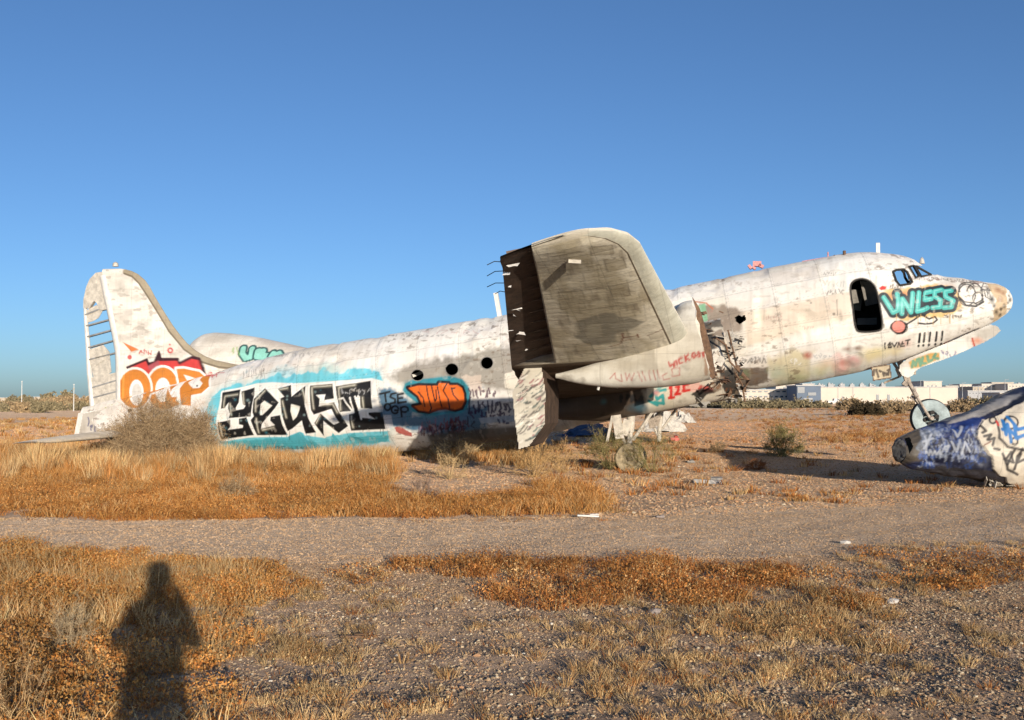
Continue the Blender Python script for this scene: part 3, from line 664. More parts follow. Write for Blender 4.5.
# ---------------- fin and rudder
zE = Z(75, 255, 5.144); zF = Z(75, 330, 5.144)
LE = prof_px([(116, 268.4), (124, 269), (131.4, 270.8), (138, 274), (145, 280), (150, 287), (154.7, 296), (160, 305), (166.4, 315.3), (173, 325.5), (180, 334.7), (187, 343), (195.5, 350.3), (205, 356), (215, 360), (234, 364), (250, 367), (262, 371)])
TE = prof_px([(103, 271), (106, 285), (111, 303.6), (119.7, 340.5), (122.6, 358), (123.6, 408)])
zz = np.concatenate([np.linspace(LE[0, 1] - .01, LE[0, 1] - .35, 30), np.arange(LE[0, 1] - .36, LE[-1, 1] - .9, -.018)])
xl = np.interp(-zz, -LE[:, 1], LE[:, 0]); xt = np.interp(-zz, -TE[:, 1], TE[:, 0])
xl = np.maximum(xl, xt + .02)
nc = 170; uu = (1 - np.cos(np.linspace(0, math.pi, nc))) / 2 * .35 + np.linspace(0, 1, nc) * .65
rows = []
for side in (-1, 1):
    Xf = xl[:, None] + (xt - xl)[:, None] * uu[None]
    th = (.17 - .10 * (zz - zz.min()) / (zz.max() - zz.min()))[:, None]
    th = th * np.clip((zz.max() - zz) / .12, 0, 1)[:, None] ** .5
    Yf = side * th * np.clip(2.6 * np.sqrt(uu) - 1.35 * uu - .25 * uu ** 2, 0, 2)[None]
    rows.append(np.stack([Xf, Yf, np.repeat(zz[:, None], nc, 1)], -1))
Gf = np.concatenate([rows[0][:, ::-1], rows[1][:, 1:]], 1)
finv = Gf.reshape(-1, 3); finq = gridquads(Gf.shape[0], Gf.shape[1])
endcap = np.stack([np.arange(0, len(zz) - 1) * Gf.shape[1], (np.arange(1, len(zz))) * Gf.shape[1], (np.arange(2, len(zz) + 1)) * Gf.shape[1] - 1, np.arange(1, len(zz)) * Gf.shape[1] - 1], 1)
finq = np.vstack([finq, endcap])
K = Canvas(AF, finv, finq, 0, 2, (240, 234, 224), fall=0.0)
K.weather((160, 150, 136), .635, .67, (4, 9), 24, .5, .5); K.weather((206, 196, 182), .52, .7, (1, 1), 1, .6); K.weather((170, 160, 150), .6, .75, (2, 4), 2, .4)
K.blob(122, 285, 16, (188, 182, 170), .6, 1, 4); K.blob(125, 320, 10, (200, 194, 182), .5, 1, 5)
lep = [(128, 270), (136, 273), (143, 280), (151, 292), (161, 308), (173, 328), (188, 346), (206, 358.5), (222, 363.5), (236, 365)]
K.line([(x - 1.2, y + 1.2) for x, y in lep], .24, (166, 152, 126), .95); K.line([(x - 4, y + 3.4) for x, y in lep], .05, (110, 98, 80), .8)
K.poly(zF([(268, 192), (370, 150), (378, 172), (408, 165), (432, 112), (442, 148), (530, 148), (532, 172), (600, 138), (640, 146), (662, 195), (668, 230), (430, 240), (300, 240)]), (60, 20, 28), grow=.03)
K.poly(zF([(285, 192), (365, 160), (375, 185), (430, 160), (525, 158), (535, 180), (600, 148), (635, 155), (650, 200), (660, 230), (430, 240), (300, 240)]), (206, 66, 62))
K.poly(zF([(375, 185), (430, 155), (440, 200), (380, 205)]), (176, 84, 92))
K.poly(zF([(245, 62), (328, 100), (290, 112)]), (222, 130, 70))
for a, b, r_ in [(281, 140, 12), (490, 105, 16), (215, 245, 14), (488, 75, 5), (700, 220, 6)]: K.poly(zF(ell(a, b, r_, r_, 10)), (198, 62, 60), alpha=.9)
K.poly(zF(ell(490, 105, 7, 7, 8)), (235, 220, 210))
K.scrib(139, 349, 13, 6, 6, (190, 70, 60), 7, .03)
K.line(zF([(225, 220), (300, 200)]), .04, (240, 235, 228))
ocp(K)
fcol = K.sample(finv)
fcol[finv[:, 1] > .01] = lin((225, 217, 203))
mesh_obj('fin', finv, finq, M['skin'], air, fcol)
# dorsal fillet is in the fin; rudder = torso spar, top skin, trailing strip, ribs
rud = empty('rudder'); rud.parent = air
RT = lambda a, b, y=0: AF.onplane(a, b, y)
mb = MB(); sp = [RT(a, b) for a, b in ((104, 276), (107, 290), (112, 312), (117, 335), (120, 350), (121, 362), (121.5, 385), (122, 408))]
mb.tube(sp, .13, 12, .17); mb.build('rudder_spar', M['white'], rud, True)
mb = MB(); mb.tube([RT(a, b) for a, b in ((85, 300), (86, 320), (88, 345), (89.5, 372), (92, 395), (94, 414))], .05, 8, .1); mb.build('trailing_strip', M['white'], rud, True)
mb = MB(); mb.prism([tuple(RT(a, b)[[0, 2]]) for a, b in ((103, 272), (97, 273), (91, 279), (87.5, 287), (84.8, 299), (84.5, 308), (90, 309), (95, 301), (98, 303), (101, 311), (110, 309), (108, 290))], -.07, .07); mb.build('rudder_tip', M['cream'], rud)
mb = MB()
for (a, b, c_, d_) in [(86, 315, 102, 308), (87, 326, 105, 321), (87.5, 337, 107, 331.5), (88, 348, 109, 342), (89, 360, 112, 354), (92, 388, 118, 380), (93, 398, 119, 391)]:
    p, q = RT(a, b), RT(c_ + 4, d_ - 1); mb.box((p + q) / 2, (np.linalg.norm(q - p), .12, .045), rotm((0, 1, 0), -math.atan2(q[2] - p[2], q[0] - p[0])))
build_split(mb, 'rudder_rib', M['alu'], rud)
mb = MB()
for P in ([(86, 311), (97, 305), (103, 311), (99, 318), (94, 321), (87, 323)], [(88, 350), (104, 345), (110, 352), (112, 372), (104, 378), (95, 380), (90, 360)], [(91, 378), (119, 372), (121, 412), (94, 416)], [(96, 356), (106, 350), (105, 360), (97, 366)]):
    y_ = -.03 - .01 * len(mb.v); mb.prism([tuple(RT(a, b)[[0, 2]]) for a, b in P], y_, y_ + .02)
build_split(mb, 'rudder_skin', M['cream'], rud)
# tail cone block with tags
mb = MB(); mb.prism([tuple(RT(a, b)[[0, 2]]) for a, b in ((83, 413), (122, 408), (126, 420), (124, 438), (79, 434))], -.24, .24); tcone = mb.build('tail_cone', M['white'], air)
mb = MB(); mb.lathe(RT(115.5, 266.5), [(0, .02), (.0, .09), (.1, .08), (.14, .02)], 12, (0, 0, 1)); mb.build('beacon', M['cream'], air, True)
# graffiti on tail block: raised paint strokes as flat ribbons would be separate, so sprayed into a plate skin
def plate(name, poly, yoff, base, parent, fr, marks, thick=.015, mat='skin', res=.02, seed=1, weather=.6):
    """flat painted sheet in the plane local y = yoff, outline in photo pixels turned into metres"""
    q = np.array([fr.onplane(a, b, yoff)[[0, 2]] for a, b in poly])
    x = np.arange(q[:, 0].min(), q[:, 0].max() + res, res); z = np.arange(q[:, 1].min(), q[:, 1].max() + res, res)
    XX, ZZ = np.meshgrid(x, z); A = np.stack([XX, np.full_like(XX, yoff), ZZ], -1).reshape(-1, 3)
    Q = gridquads(len(z), len(x)); ctr = A[Q].mean(1); keep = inpoly(ctr[:, 0], ctr[:, 2], q.tolist()); Q = Q[keep]
    cv_ = Canvas(fr, A, Q, 0, 2, base, fall=yoff)
    cv_.weather((170, 160, 145), .5, .7, (1.5, 1.5), seed, weather); marks(cv_)
    cA = cv_.sample(A); nA = len(A)
    B = A + [0, thick, 0]
    V = np.vstack([A, B]); allq = np.vstack([Q, (Q + nA)[:, ::-1]])
    e = {}
    for f in Q:
        for k in range(4):
            a_, b_ = int(f[k]), int(f[(k + 1) % 4]); key = (min(a_, b_), max(a_, b_))
            e[key] = None if key in e else (a_, b_)
    sides = np.array([(b_, a_, a_ + nA, b_ + nA) for r_ in e.values() if r_ for a_, b_ in [r_]])
    return mesh_obj(name, V, np.vstack([allq, sides]), M[mat], parent, np.vstack([cA, cA]), smooth=False)
def mk(c):
    c.scrib(96, 412, 8, 18, 3, (60, 80, 130), 1, .05); c.scrib(106, 408, 14, 16, 4, (50, 100, 170), 2, .05); c.blob(115, 422, 6, (170, 110, 90), .7)
    c.scrib(86, 415, 14, 18, 4, (90, 90, 120), 3, .04); c.scrib(98, 402, 20, 6, 5, (150, 160, 60), 4, .04)
plate('tail_skin', [(83, 414), (100, 410), (121, 400), (127, 408), (127, 438), (79, 434)], -.27, (222, 216, 206), air, AF, mk)
# ---------------- tailplanes
def loft(name, secs, mat, parent, nu=40, colfn=None, cap=True, smooth=True):
    """secs: (y, sLE, zLE, sTE, zTE, t/c, uEnd)"""
    rows = []
    for (y, a, za, b, zb_, t, ue) in secs:
        ul = (1 - np.cos(np.linspace(0, math.pi / 2, nu))) * ue
        ch = math.hypot(b - a, zb_ - za); th = 5 * t * (.2969 * np.sqrt(ul) - .126 * ul - .3516 * ul ** 2 + .2843 * ul ** 3 - .1015 * ul ** 4) * ch
        x = a + (b - a) * ul; z = za + (zb_ - za) * ul
        up = np.stack([x, np.full(nu, y), z + th * 1.05 + .012 * ch * np.sin(ul * math.pi)], -1); lo = np.stack([x, np.full(nu, y), z - th * .9 + .012 * ch * np.sin(ul * math.pi)], -1)
        rows.append(np.concatenate([up[::-1], lo[1:]]))
    G_ = np.array(rows); n = G_.shape[1]
    Q = gridquads(len(secs), n, True)
    v = G_.reshape(-1, 3)
    fl = [Q]
    if cap: fl += [np.arange(n)[None], (np.arange(n) + (len(secs) - 1) * n)[::-1][None]]
    return G_, v, fl
def interp_secs(T, n):
    T = np.array(T, float); ys = np.linspace(T[0, 0], T[-1, 0], n)
    return [tuple([yy] + [np.interp(yy * (1 if T[-1, 0] > T[0, 0] else -1), T[:, 0] * (1 if T[-1, 0] > T[0, 0] else -1), T[:, k]) for k in range(1, 7)]) for yy in ys]
for sg, nm in ((-1, 'near'), (1, 'far')):
    T = [(0, -12.9, .80, -15.5, .70, .10, 1), (1.0, -13.0, .80, -15.5, .70, .10, 1), (5.0, -13.7, .64, -15.3, .56, .10, 1), (5.7, -13.85, .61, -15.2, .55, .09, 1), (6.0, -14.15, .59, -15.05, .55, .06, 1), (6.06, -14.4, .58, -14.9, .56, .01, 1)]
    if sg > 0: T = [(a, b, c + .06 * a, d, e + .06 * a, f, g) for a, b, c, d, e, f, g in T]
    T = [(sg * t[0],) + t[1:] for t in T]
    G_, v, fl = loft('tailplane', interp_secs(T, 60), None, air)
    cc = np.ones((len(v), 3)) * lin((176, 166, 150)) * (.7 + .6 * fbm(v[:, 0] * 2, v[:, 1] * 2, 9))[:, None]
    o = mesh_obj('tailplane', v, fl, M['wingskin'], air, cc)
# ---------------- wings
WT = [(.6, 1.3, 1.95, -2.45, 1.25, .2, 1), (4.5, 1.3, 2.22, -2.2, 1.62, .2, 1), (8.3, 1.35, 2.60, -1.85, 2.14, .18, 1), (8.6, 1.70, 2.74, -1.8, 2.2, .165, 1), (9.0, 1.70, 2.78, -1.77, 2.24, .165, 1), (15.0, 1.31, 3.78, -.62, 3.43, .14, 1), (15.4, 1.21, 3.84, -.54, 3.48, .14, 1), (15.7, 1.05, 3.86, -.5, 3.51, .13, 1), (15.88, .82, 3.85, -.47, 3.53, .11, 1), (15.97, .58, 3.81, -.44, 3.54, .08, 1), (16.0, .4, 3.78, -.3, 3.56, .02, 1)]
WTa = np.array(WT)
def wi(v, k): return np.interp(v, WTa[:, 0], WTa[:, k])
def bay_s(v): return np.interp(v, [9.0, 16.0], [-.9, -.02])
for sg in (-1, 1):
    wing = empty('wing'); wing.parent = air
    if sg < 0: tag(wing, 'near wing with its grey underside and open aileron bay')
    vv = np.concatenate([np.arange(.6, 9.35, .12), np.arange(9.35, 15.0, .045), np.arange(15.0, 16.001, .02)])
    secs = []
    for v_ in vv:
        a, za, b, zb_, t = [wi(v_, k) for k in range(1, 6)]
        ue = 1.0 if v_ < 9.35 else (a - bay_s(v_)) / (a - b)
        secs.append((sg * v_, a, za, b, zb_, t, min(max(ue, .1), 1)))
    G_, v, fl = loft('wing', secs, None, wing, nu=110 if sg < 0 else 30)
    n = G_.shape[1]; nu_ = (n + 1) // 2
    if sg < 0:
        tri = gridquads(len(secs), n, True)
        Cw = Canvas(AF, v, tri, 0, 1, (222, 214, 194), fall=3.0, fax=2)
        Cw.weather((180, 168, 140), .45, .62, (2.5, .7), 1, .75); Cw.weather((214, 206, 188), .52, .7, (3.5, .8), 2, .6); Cw.weather((112, 98, 82), .6, .7, (7, 1.2), 3, .5)
        z4 = Z(590, 215, 4.236); zW = Z(485, 215, 4.233)
        Cw.poly(z4([(-60, 450), (0, 430), (60, 415), (110, 415), (118, 432), (170, 432), (230, 452), (190, 480), (112, 500), (108, 540), (0, 552), (-60, 520)]), (138, 134, 120), alpha=.85, soft=.03, rough=.04)
        for P in [z4([(60, 188), (140, 180), (155, 225), (75, 242)]), z4([(85, 305), (160, 295), (170, 340), (95, 352)]), z4([(0, 135), (95, 128), (100, 165), (5, 172)]), zW([(310, 322), (412, 318), (425, 395), (320, 402)]), zW([(380, 550), (450, 540), (460, 585), (390, 590)]), z4([(150, 385), (185, 378), (190, 400), (158, 405)])]:
            Cw.poly(P, (160, 148, 122), alpha=.6, soft=.02); Cw.line(P, .015, (80, 72, 62), .7, close=True); Cw.line([(x - 1, y - 1) for x, y in P], .02, (170, 160, 140), .4, close=True)
        for P in [z4([(85, 558), (130, 545), (140, 520), (200, 510)]), z4([(140, 520), (138, 500)]), z4([(150, 530), (205, 520), (200, 505)]), z4([(245, 510), (305, 485)])]: Cw.line(P, .035, (116, 60, 32), .9)
        Cw.blob(*z4([(185, 562)])[0], 1.2, (70, 40, 24), .9)
        for k in range(46):
            a = rng.uniform(535, 650); b = rng.uniform(245, 350); L_ = rng.uniform(6, 30)
            Cw.line([(a, b), (a + L_, b - L_ * .18)], rng.uniform(.012, .03), [(120, 110, 94), (216, 208, 190)][k % 2], .4)
        r3 = random.Random(21)
        for k in range(34):
            a = r3.uniform(545, 650); b = r3.uniform(244, 362); w_ = r3.uniform(6, 22); h_ = r3.uniform(4, 13); P = [(a, b), (a + w_, b - w_ * .1), (a + w_ + 2, b + h_), (a + 2, b + h_ + w_ * .1)]
            Cw.poly(P, r3.choice([(150, 140, 118), (206, 196, 170), (170, 160, 136), (136, 122, 100)]), alpha=.28, soft=.015); Cw.line(P, .012, (92, 84, 68), .35, close=True)
        for k in range(60):
            a = r3.uniform(540, 655); b = r3.uniform(244, 362); L_ = r3.uniform(4, 22); Cw.line([(a, b), (a + r3.uniform(-2, 4), b + L_)], r3.uniform(.008, .02), r3.choice([(96, 86, 70), (214, 204, 180)]), .35)
        for k in range(12):
            v_ = 9.6 + k * .52; Cw.line([(-1.6, -v_), (1.9, -v_)], .012, (78, 70, 58), .5, raw=True); Cw.line([(-1.6, -v_ - .02), (1.9, -v_ - .02)], .012, (176, 166, 146), .35, raw=True)
        cc = Cw.sample(v)
        ui = np.abs(np.arange(n) - (nu_ - 1)) / (nu_ - 1); uu_ = np.tile(ui, len(secs)); upper = np.tile(np.arange(n) < nu_ - 1, len(secs))
        lec = lin((184, 184, 170)); edge = np.clip((.31 - uu_) / .02, 0, 1)[:, None] * .8
        cc = cc * (1 - edge) + lec * (.85 + .3 * fbm(v[:, 0] * 5, v[:, 1] * 3, 3))[:, None] * edge
        ln = (np.abs(uu_ - .318) < .007); cc[ln] = lin((88, 76, 60))
        cc[upper] = lin((214, 206, 190)); tipm = v[:, 1] < -15.9; cc[tipm] = lin((196, 188, 170))
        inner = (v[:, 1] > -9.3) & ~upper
        cc[inner] = lin((84, 66, 50)) * (.7 + .5 * fbm(v[inner, 0] * 2, v[inner, 1] * 2, 6))[:, None]  # inner underside coloured darker to put its shade into the paint
    else:
        cc = np.ones((len(v), 3)) * lin((170, 162, 148))
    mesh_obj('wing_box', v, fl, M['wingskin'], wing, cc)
    if sg < 0:
        # upper skin left over the empty aileron bay: thin sheet, brown underside
        va = np.arange(9.35, 16.0, .1); nn = 12; A = []; B = []
        for v_ in va:
            a, za, b, zb_, t = [wi(v_, k) for k in range(1, 6)]; ch = a - b
            ul = np.linspace((a - bay_s(v_)) / ch + .003, 1, nn); th = 5 * t * (.2969 * np.sqrt(ul) - .126 * ul - .3516 * ul ** 2 + .2843 * ul ** 3 - .1015 * ul ** 4) * ch
            z = za + (zb_ - za) * ul + th * 1.05
            A.append(np.stack([a + (b - a) * ul, np.full(nn, -v_), z], -1)); B.append(np.stack([a + (b - a) * ul, np.full(nn, -v_), z - .035], -1))
        A = np.array(A).reshape(-1, 3); B = np.array(B).reshape(-1, 3); Q = gridquads(len(va), nn)
        bayb = BVHTree.FromPolygons(B.tolist(), Q.tolist())
        def bayhit(a_, b_, fallv):
            d = AF.lray(a_, b_); h_ = bayb.ray_cast(Vector(AF.eye), Vector(d / np.linalg.norm(d)))[0]
            return np.array(h_) + [0, 0, -.05] if h_ is not None else AF.onplane(a_, b_, -fallv)
        mesh_obj('bay_skin', np.vstack([A, B]), np.vstack([Q, (Q + len(A))[:, ::-1]]), M['bay'], wing)
        mb = MB()
        for v_ in np.arange(9.5, 15.9, .62):      # nose ribs, hinge brackets
            a, za, b, zb_, t = [wi(v_, k) for k in range(1, 6)]; s_b = bay_s(v_); zc_ = za + (zb_ - za) * (a - s_b) / (a - b)
            dpt = s_b - b; mb.box((s_b - dpt * .42, -v_, zc_ + .02), (dpt * .8, .02, .07), rotm((0, 1, 0), R(-10)))
        build_split(mb, 'bay_rib', M['rib'], wing)
        for (a, b, c_, d_) in [(531, 268, 538, 269), (538, 297, 545, 297), (541, 318, 549, 319)]:
            mb = MB(); p, q = AF.onplane(a, b, -13.5 if b < 280 else (-12 if b < 300 else -11)), AF.onplane(c_, d_, -13.5 if b < 280 else (-12 if b < 300 else -11))
            mb.box((p + q) / 2, (.15, .03, .07)); mb.build('hinge_bracket', M['cream'], wing)
        mb = MB(); rr = random.Random(4)
        for a, b, w_, h_ in [(513, 261, 17, 6), (506, 270, 13, 4), (508, 283, 8, 3), (516, 306, 16, 5), (514, 311, 4, 8), (521, 330, 12, 6), (510, 328, 8, 2), (527, 347, 10, 2), (519, 337, 8, 3)]:
            vq = 15.6 - (b - 258) / 107 * 6.3
            p = bayhit(a, b, vq); vq = -p[1]
            sc = (30 - vq) / FPX
            pl = [(p[0] + rr.uniform(-.5, .5) * w_ * sc, p[2] + rr.uniform(-.5, .5) * h_ * sc) for _ in range(6)]
            cx_, cz_ = p[0], p[2]; pl.sort(key=lambda q: math.atan2(q[1] - cz_, q[0] - cx_)); mb.prism(pl, -vq, -vq + .01)
        build_split(mb, 'torn_scrap', M['scrap'], wing)
        mb = MB(); p = AF.onplane(570, 262, -13.6); q = AF.onplane(570, 257.5, -13.6)
        d = AF.lray(573, 259); p = np.array(Cw.bvh.ray_cast(Vector(AF.eye), Vector(d / np.linalg.norm(d)))[0])
        mb.box(p + [.03, -.03, -.04], (.17, .05, .05), rotm((0, 1, 0), R(4))); mb.build('drain_fairing', M['cream'], wing)
        mb = MB()
        for a, b, c_, d_ in [(499, 262, 487, 265), (500, 271, 487, 276), (501, 283, 487, 287), (502, 292, 495, 294)]:
            vq = 15.6 - (b - 258) / 107 * 6.3; p, q = AF.onplane(a + 3, b, -vq), AF.onplane(c_, d_, -vq)
            mb.tube([p, (p + q) / 2 + [0, 0, .03], q], .006, 4)
        build_split(mb, 'static_wick', M['dark'], wing)
# far thin pole just above the fuselage, left of the wing
mb = MB(); p = AF.onplane(498, 306, -.2); mb.box(p, (.12, .1, .75), rotm((0, 1, 0), R(-10))); mb.build('antenna_mast', M['white'], air)
# ---------------- nacelles
def nacelle(name, v, topL, botL, hwid, base, marks, sg=-1, cut=.0, dense=True, par=air):
    tp = prof_px(topL, -v); bt = prof_px(botL, -v)
    s_ = np.arange(max(tp[0, 0], bt[0, 0]), min(tp[-1, 0], bt[-1, 0]), .022 if dense else .1)
    zt_ = smooth1(np.interp(s_, tp[:, 0], tp[:, 1]), 15 if dense else 3); zb2 = smooth1(np.interp(s_, bt[:, 0], bt[:, 1]), 15 if dense else 3)
    zt_ = np.maximum(zt_, zb2 + .04)
    hc = (zt_ + zb2) / 2; h2 = (zt_ - zb2) / 2; w2 = np.minimum(h2 * 1.2, hwid)
    P = np.linspace(0, 2 * math.pi, 160 if dense else 40, endpoint=False)
    S, PP = np.meshgrid(s_, P, indexing='ij')
    e = 2 / 2.5
    sn = np.sign(np.sin(PP)) * np.abs(np.sin(PP)) ** e; cs = np.sign(np.cos(PP)) * np.abs(np.cos(PP)) ** e
    Zv = hc[:, None] - h2[:, None] * cs
    Sx = S + (hc[:, None] - Zv) * .22 * np.clip((S - s_[0]) / 2, 0, 1)    # firewall leans with the body
    G_ = np.stack([Sx, sg * v + sg * w2[:, None] * sn, Zv], -1)
    jag = (fbm(PP[-6:] * 3, PP[-6:] * 0, 3) - .5) * .1
    G_[-6:, :, 0] += jag
    vv_ = G_.reshape(-1, 3); q = gridquads(len(s_), len(P), True)
    if marks:
        cn = Canvas(AF, vv_, q, 0, 2, base, fall=-v - hwid); cn.weather((190, 180, 160), .5, .7, (1, 2), 1, .6); cn.weather((120, 108, 92), .62, .74, (3, 3), 2, .6); marks(cn)
        cc = cn.sample(vv_); cc[vv_[:, 1] > -v + .05] = lin(base)
    else: cc = np.ones((len(vv_), 3)) * lin(base)
    o = mesh_obj(name, vv_, q, M['skin'], par, cc)
    # firewall
    k_ = G_[-8].copy(); c0_ = k_.mean(0); mesh_obj('firewall', np.vstack([k_, c0_]), np.array([(i, (i + 1) % len(P), len(P)) for i in range(len(P))]), M['rust'], o, smooth=False)
    return o, G_
RD = (178, 44, 34)
def mk4(c):
    zw = Z(660, 290, 6); z5 = Z(560, 330, 7.2)
    for P in [[(52, 435), (62, 458), (75, 445), (85, 460), (88, 430)], [(100, 425), (102, 450)], [(130, 405), (112, 415), (115, 440), (135, 435)], [(148, 395), (155, 430)], [(170, 385), (152, 408), (180, 420)], ell(202, 392, 10, 14, 10), [(232, 372), (222, 395), (238, 402), (240, 380)], [(255, 378), (270, 372), (275, 395), (260, 400), (256, 380)], ]:
        c.line(zw(P), .035, RD, .9, close=len(P) == 10)
    for P in [[(395, 310), (400, 350), (440, 370)], [(440, 320), (450, 370)], [(470, 310), (480, 365), (500, 315), (515, 365), (535, 310)], [(560, 300), (590, 370)], [(590, 300), (620, 365)], [(640, 290), (650, 360)], [(670, 290), (690, 360)], [(700, 290), (720, 350)], [(770, 310), (735, 330), (745, 360), (790, 350)], [(805, 280), (860, 270), (862, 325), (810, 335), (805, 280)], [(395, 310), (360, 350)]]:
        c.line(z5(P), .02, (176, 60, 50), .65)
    c.poly(zw([(255, 300), (300, 420), (290, 520), (262, 520), (262, 380)]), (150, 110, 80), alpha=.7, rough=.04)
    c.scrib(670, 378, 40, 8, 5, (200, 190, 180), 5, .03, .5)
nac4, G4 = nacelle('engine_nacelle', 9.0, [(556, 374), (580, 368), (620, 356), (650, 340), (675, 318), (690, 302), (702, 300)], [(556, 378), (570, 382), (585, 385), (610, 388), (650, 388), (685, 384), (708, 377)], .62, (222, 218, 206), mk4)
def mk3(c):
    z5 = Z(560, 330, 7.2)
    c.poly(z5([(-200, 100), (600, 200), (622, 380), (600, 700), (-200, 700)]), (62, 46, 34), alpha=.96, soft=.1, rough=.1)  # dark brown here paints in the shade under the wing
    c.poly(z5([(620, 370), (780, 370), (830, 560), (640, 560)]), (214, 206, 186), rough=.03)
    for P in [[(650, 480), (680, 450), (700, 500), (740, 470), (745, 530), (680, 520)], [(660, 400), (700, 410), (740, 400)], [(690, 440), (760, 430)], [(640, 510), (700, 540)]]: c.line(z5(P), .07, (60, 160, 160))
    c.blob(656, 393, 3, (210, 130, 130), .8); c.poly(z5([(780, 360), (900, 370), (1000, 360), (1000, 440), (820, 470)]), (226, 168, 154), alpha=.7, rough=.05)
    for P in [[(790, 420), (800, 400), (800, 490)], [(785, 490), (820, 485)], [(835, 410), (855, 405), (850, 440), (830, 465), (865, 460)], [(890, 395), (895, 440)], [(900, 395), (925, 390)], [(885, 440), (930, 432)]]: c.line(z5(P), .06, (200, 40, 34))
    c.scrib(620, 395, 26, 8, 5, (26, 30, 34), 8, .06); c.blob(604, 402, 4, (60, 130, 140), .7); c.blob(640, 408, 5, (60, 110, 130), .6, 2)
    zw = Z(660, 290, 6); c.scrib(699, 386, 14, 6, 4, (180, 40, 34), 10, .06); c.poly(zw([(265, 350), (370, 330), (400, 480), (300, 460)]), (224, 218, 206), rough=.05)
    for P in [[(700, 330), (712, 326), (716, 346), (708, 352), (702, 344)], [(720, 370), (738, 366), (743, 392), (728, 398), (722, 386)], [(710, 358), (722, 360), (723, 374), (712, 372)], [(724, 338), (730, 336), (733, 352), (726, 354)], [(690, 394), (706, 388), (716, 392), (700, 400)]]: c.poly(P, (30, 24, 20), rough=.08, alpha=.95)  # darkness inside torn holes painted on as patches
    for P in [[(712, 332), (722, 328), (726, 345), (716, 348)], [(712, 380), (720, 378), (722, 390), (714, 392)]]: c.poly(P, (130, 112, 96), rough=.05, alpha=.8)
    for k in range(20): c.scrib(700 + (k * 7) % 40, 325 + (k * 13) % 66, 6, 6, 2, [(110, 66, 40), (50, 44, 40), (150, 130, 110)][k % 3], 900 + k, .03, .8)
    c.scrib(705, 335, 20, 12, 5, (60, 56, 50), 11, .03); c.poly([(700, 322), (722, 318), (726, 326), (702, 330)], (60, 52, 44), alpha=.8, rough=.06)
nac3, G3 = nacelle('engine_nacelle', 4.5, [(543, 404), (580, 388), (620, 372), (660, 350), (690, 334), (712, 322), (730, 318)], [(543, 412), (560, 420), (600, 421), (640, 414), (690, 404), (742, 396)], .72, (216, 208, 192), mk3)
def mirror(G_, name, v):
    A = G_[::4, ::4].copy(); A[..., 1] *= -1; q = gridquads(A.shape[0], A.shape[1], True)[:, ::-1]; vv_ = A.reshape(-1, 3)
    mesh_obj(name, vv_, q, M['skin'], air, np.ones((len(vv_), 3)) * lin((214, 206, 190)))
mirror(G4, 'engine_nacelle', 9); mirror(G3, 'engine_nacelle', 4.5)
# inspection box on top of the outer nacelle, torn metal and pipes at the broken fronts
mb = MB(); mb.prism([tuple(AF.onplane(a, b, -8.6)[[0, 2]]) for a, b in ((673, 303), (692, 297.5), (696, 310), (694, 332), (680, 338), (672, 318))], -8.9, -8.2); mb.build('nacelle_shroud', M['white'], air)
mb = MB(); mb.prism([tuple(AF.onplane(a, b, -7.6)[[0, 2]]) for a, b in ((694, 300), (700, 309), (705, 325), (712, 350), (716, 378), (712, 380), (704, 352), (697, 325))], -8.3, -7.7); mb.build('firewall_flange', M['rust'], air)
rr = random.Random(11)
def junk(px0, py0, px1, py1, n, v0, v1, mat, name, smin=.06, smax=.3):
    mb = MB()
    for _ in range(n):
        vq = rr.uniform(v0, v1); p = AF.onplane(rr.uniform(px0, px1), rr.uniform(py0, py1), -vq)
        pl = []
        s_ = rr.uniform(smin, smax)
        ax = np.array([rr.gauss(0, 1), rr.gauss(0, .5), rr.gauss(0, 1)]); ax /= np.linalg.norm(ax)
        mb.box(p, (s_, s_ * rr.uniform(.2, .7), .012), rotm(tuple(ax), rr.uniform(0, 3)))
        if rr.random() < .5: mb.box(p + np.array([s_ * .4, 0, .03]), (s_ * .6, s_ * .4, .012), rotm(tuple(ax), rr.uniform(0, 3)))
    return tag(mb.build(name, mat, air), kind='stuff')
junk(701, 333, 738, 376, 22, 4.6, 5.4, M['cream'], 'torn_metal', .1, .4)
junk(712, 362, 745, 398, 26, 4.2, 5.2, M['rust'], 'torn_metal')
junk(722, 375, 745, 401, 12, 4.2, 5.2, M['cream'], 'torn_metal', .05, .2)
junk(700, 310, 722, 345, 14, 4.6, 5.2, M['rust'], 'torn_metal', .06, .2)
junk(708, 362, 722, 392, 14, 5.0, 6.2, M['rust'], 'torn_metal', .06, .24)
junk(704, 334, 742, 398, 16, 4.9, 5.5, M['dark'], 'torn_metal', .06, .22)
junk(690, 393, 735, 402, 10, 4.2, 5, M['grey'], 'torn_metal', .1, .4)
mb = MB()
for P in [[(722, 335), (728, 360), (735, 380), (733, 398)], [(716, 338), (726, 345), (730, 362), (740, 372)], [(712, 372), (722, 384), (738, 386)], [(735, 372), (742, 384), (745, 402)], [(705, 356), (716, 362), (720, 372)], [(728, 330), (733, 350), (737, 368)]]:
    vq = rr.uniform(4.8, 5.6); mb.tube([AF.onplane(a, b, -vq) for a, b in P], .022, 7)
build_split(mb, 'engine_mount', M['rust'], air, True)
mb = MB()
for P in [[(736, 366), (742, 374), (748, 380), (744, 392)], [(718, 376), (726, 380), (728, 396)], [(680, 402), (690, 392), (708, 388)]]: mb.tube([AF.onplane(a, b, -4.9) for a, b in P], .05, 7)
build_split(mb, 'exhaust_pipe', M['rust'], air, True)
mb = MB(); mb.tube([AF.onplane(a, b, -4.8) for a, b in ((708, 356), (714, 361), (720, 368))], .07, 8); mb.build('oil_duct', M['white'], air, True)
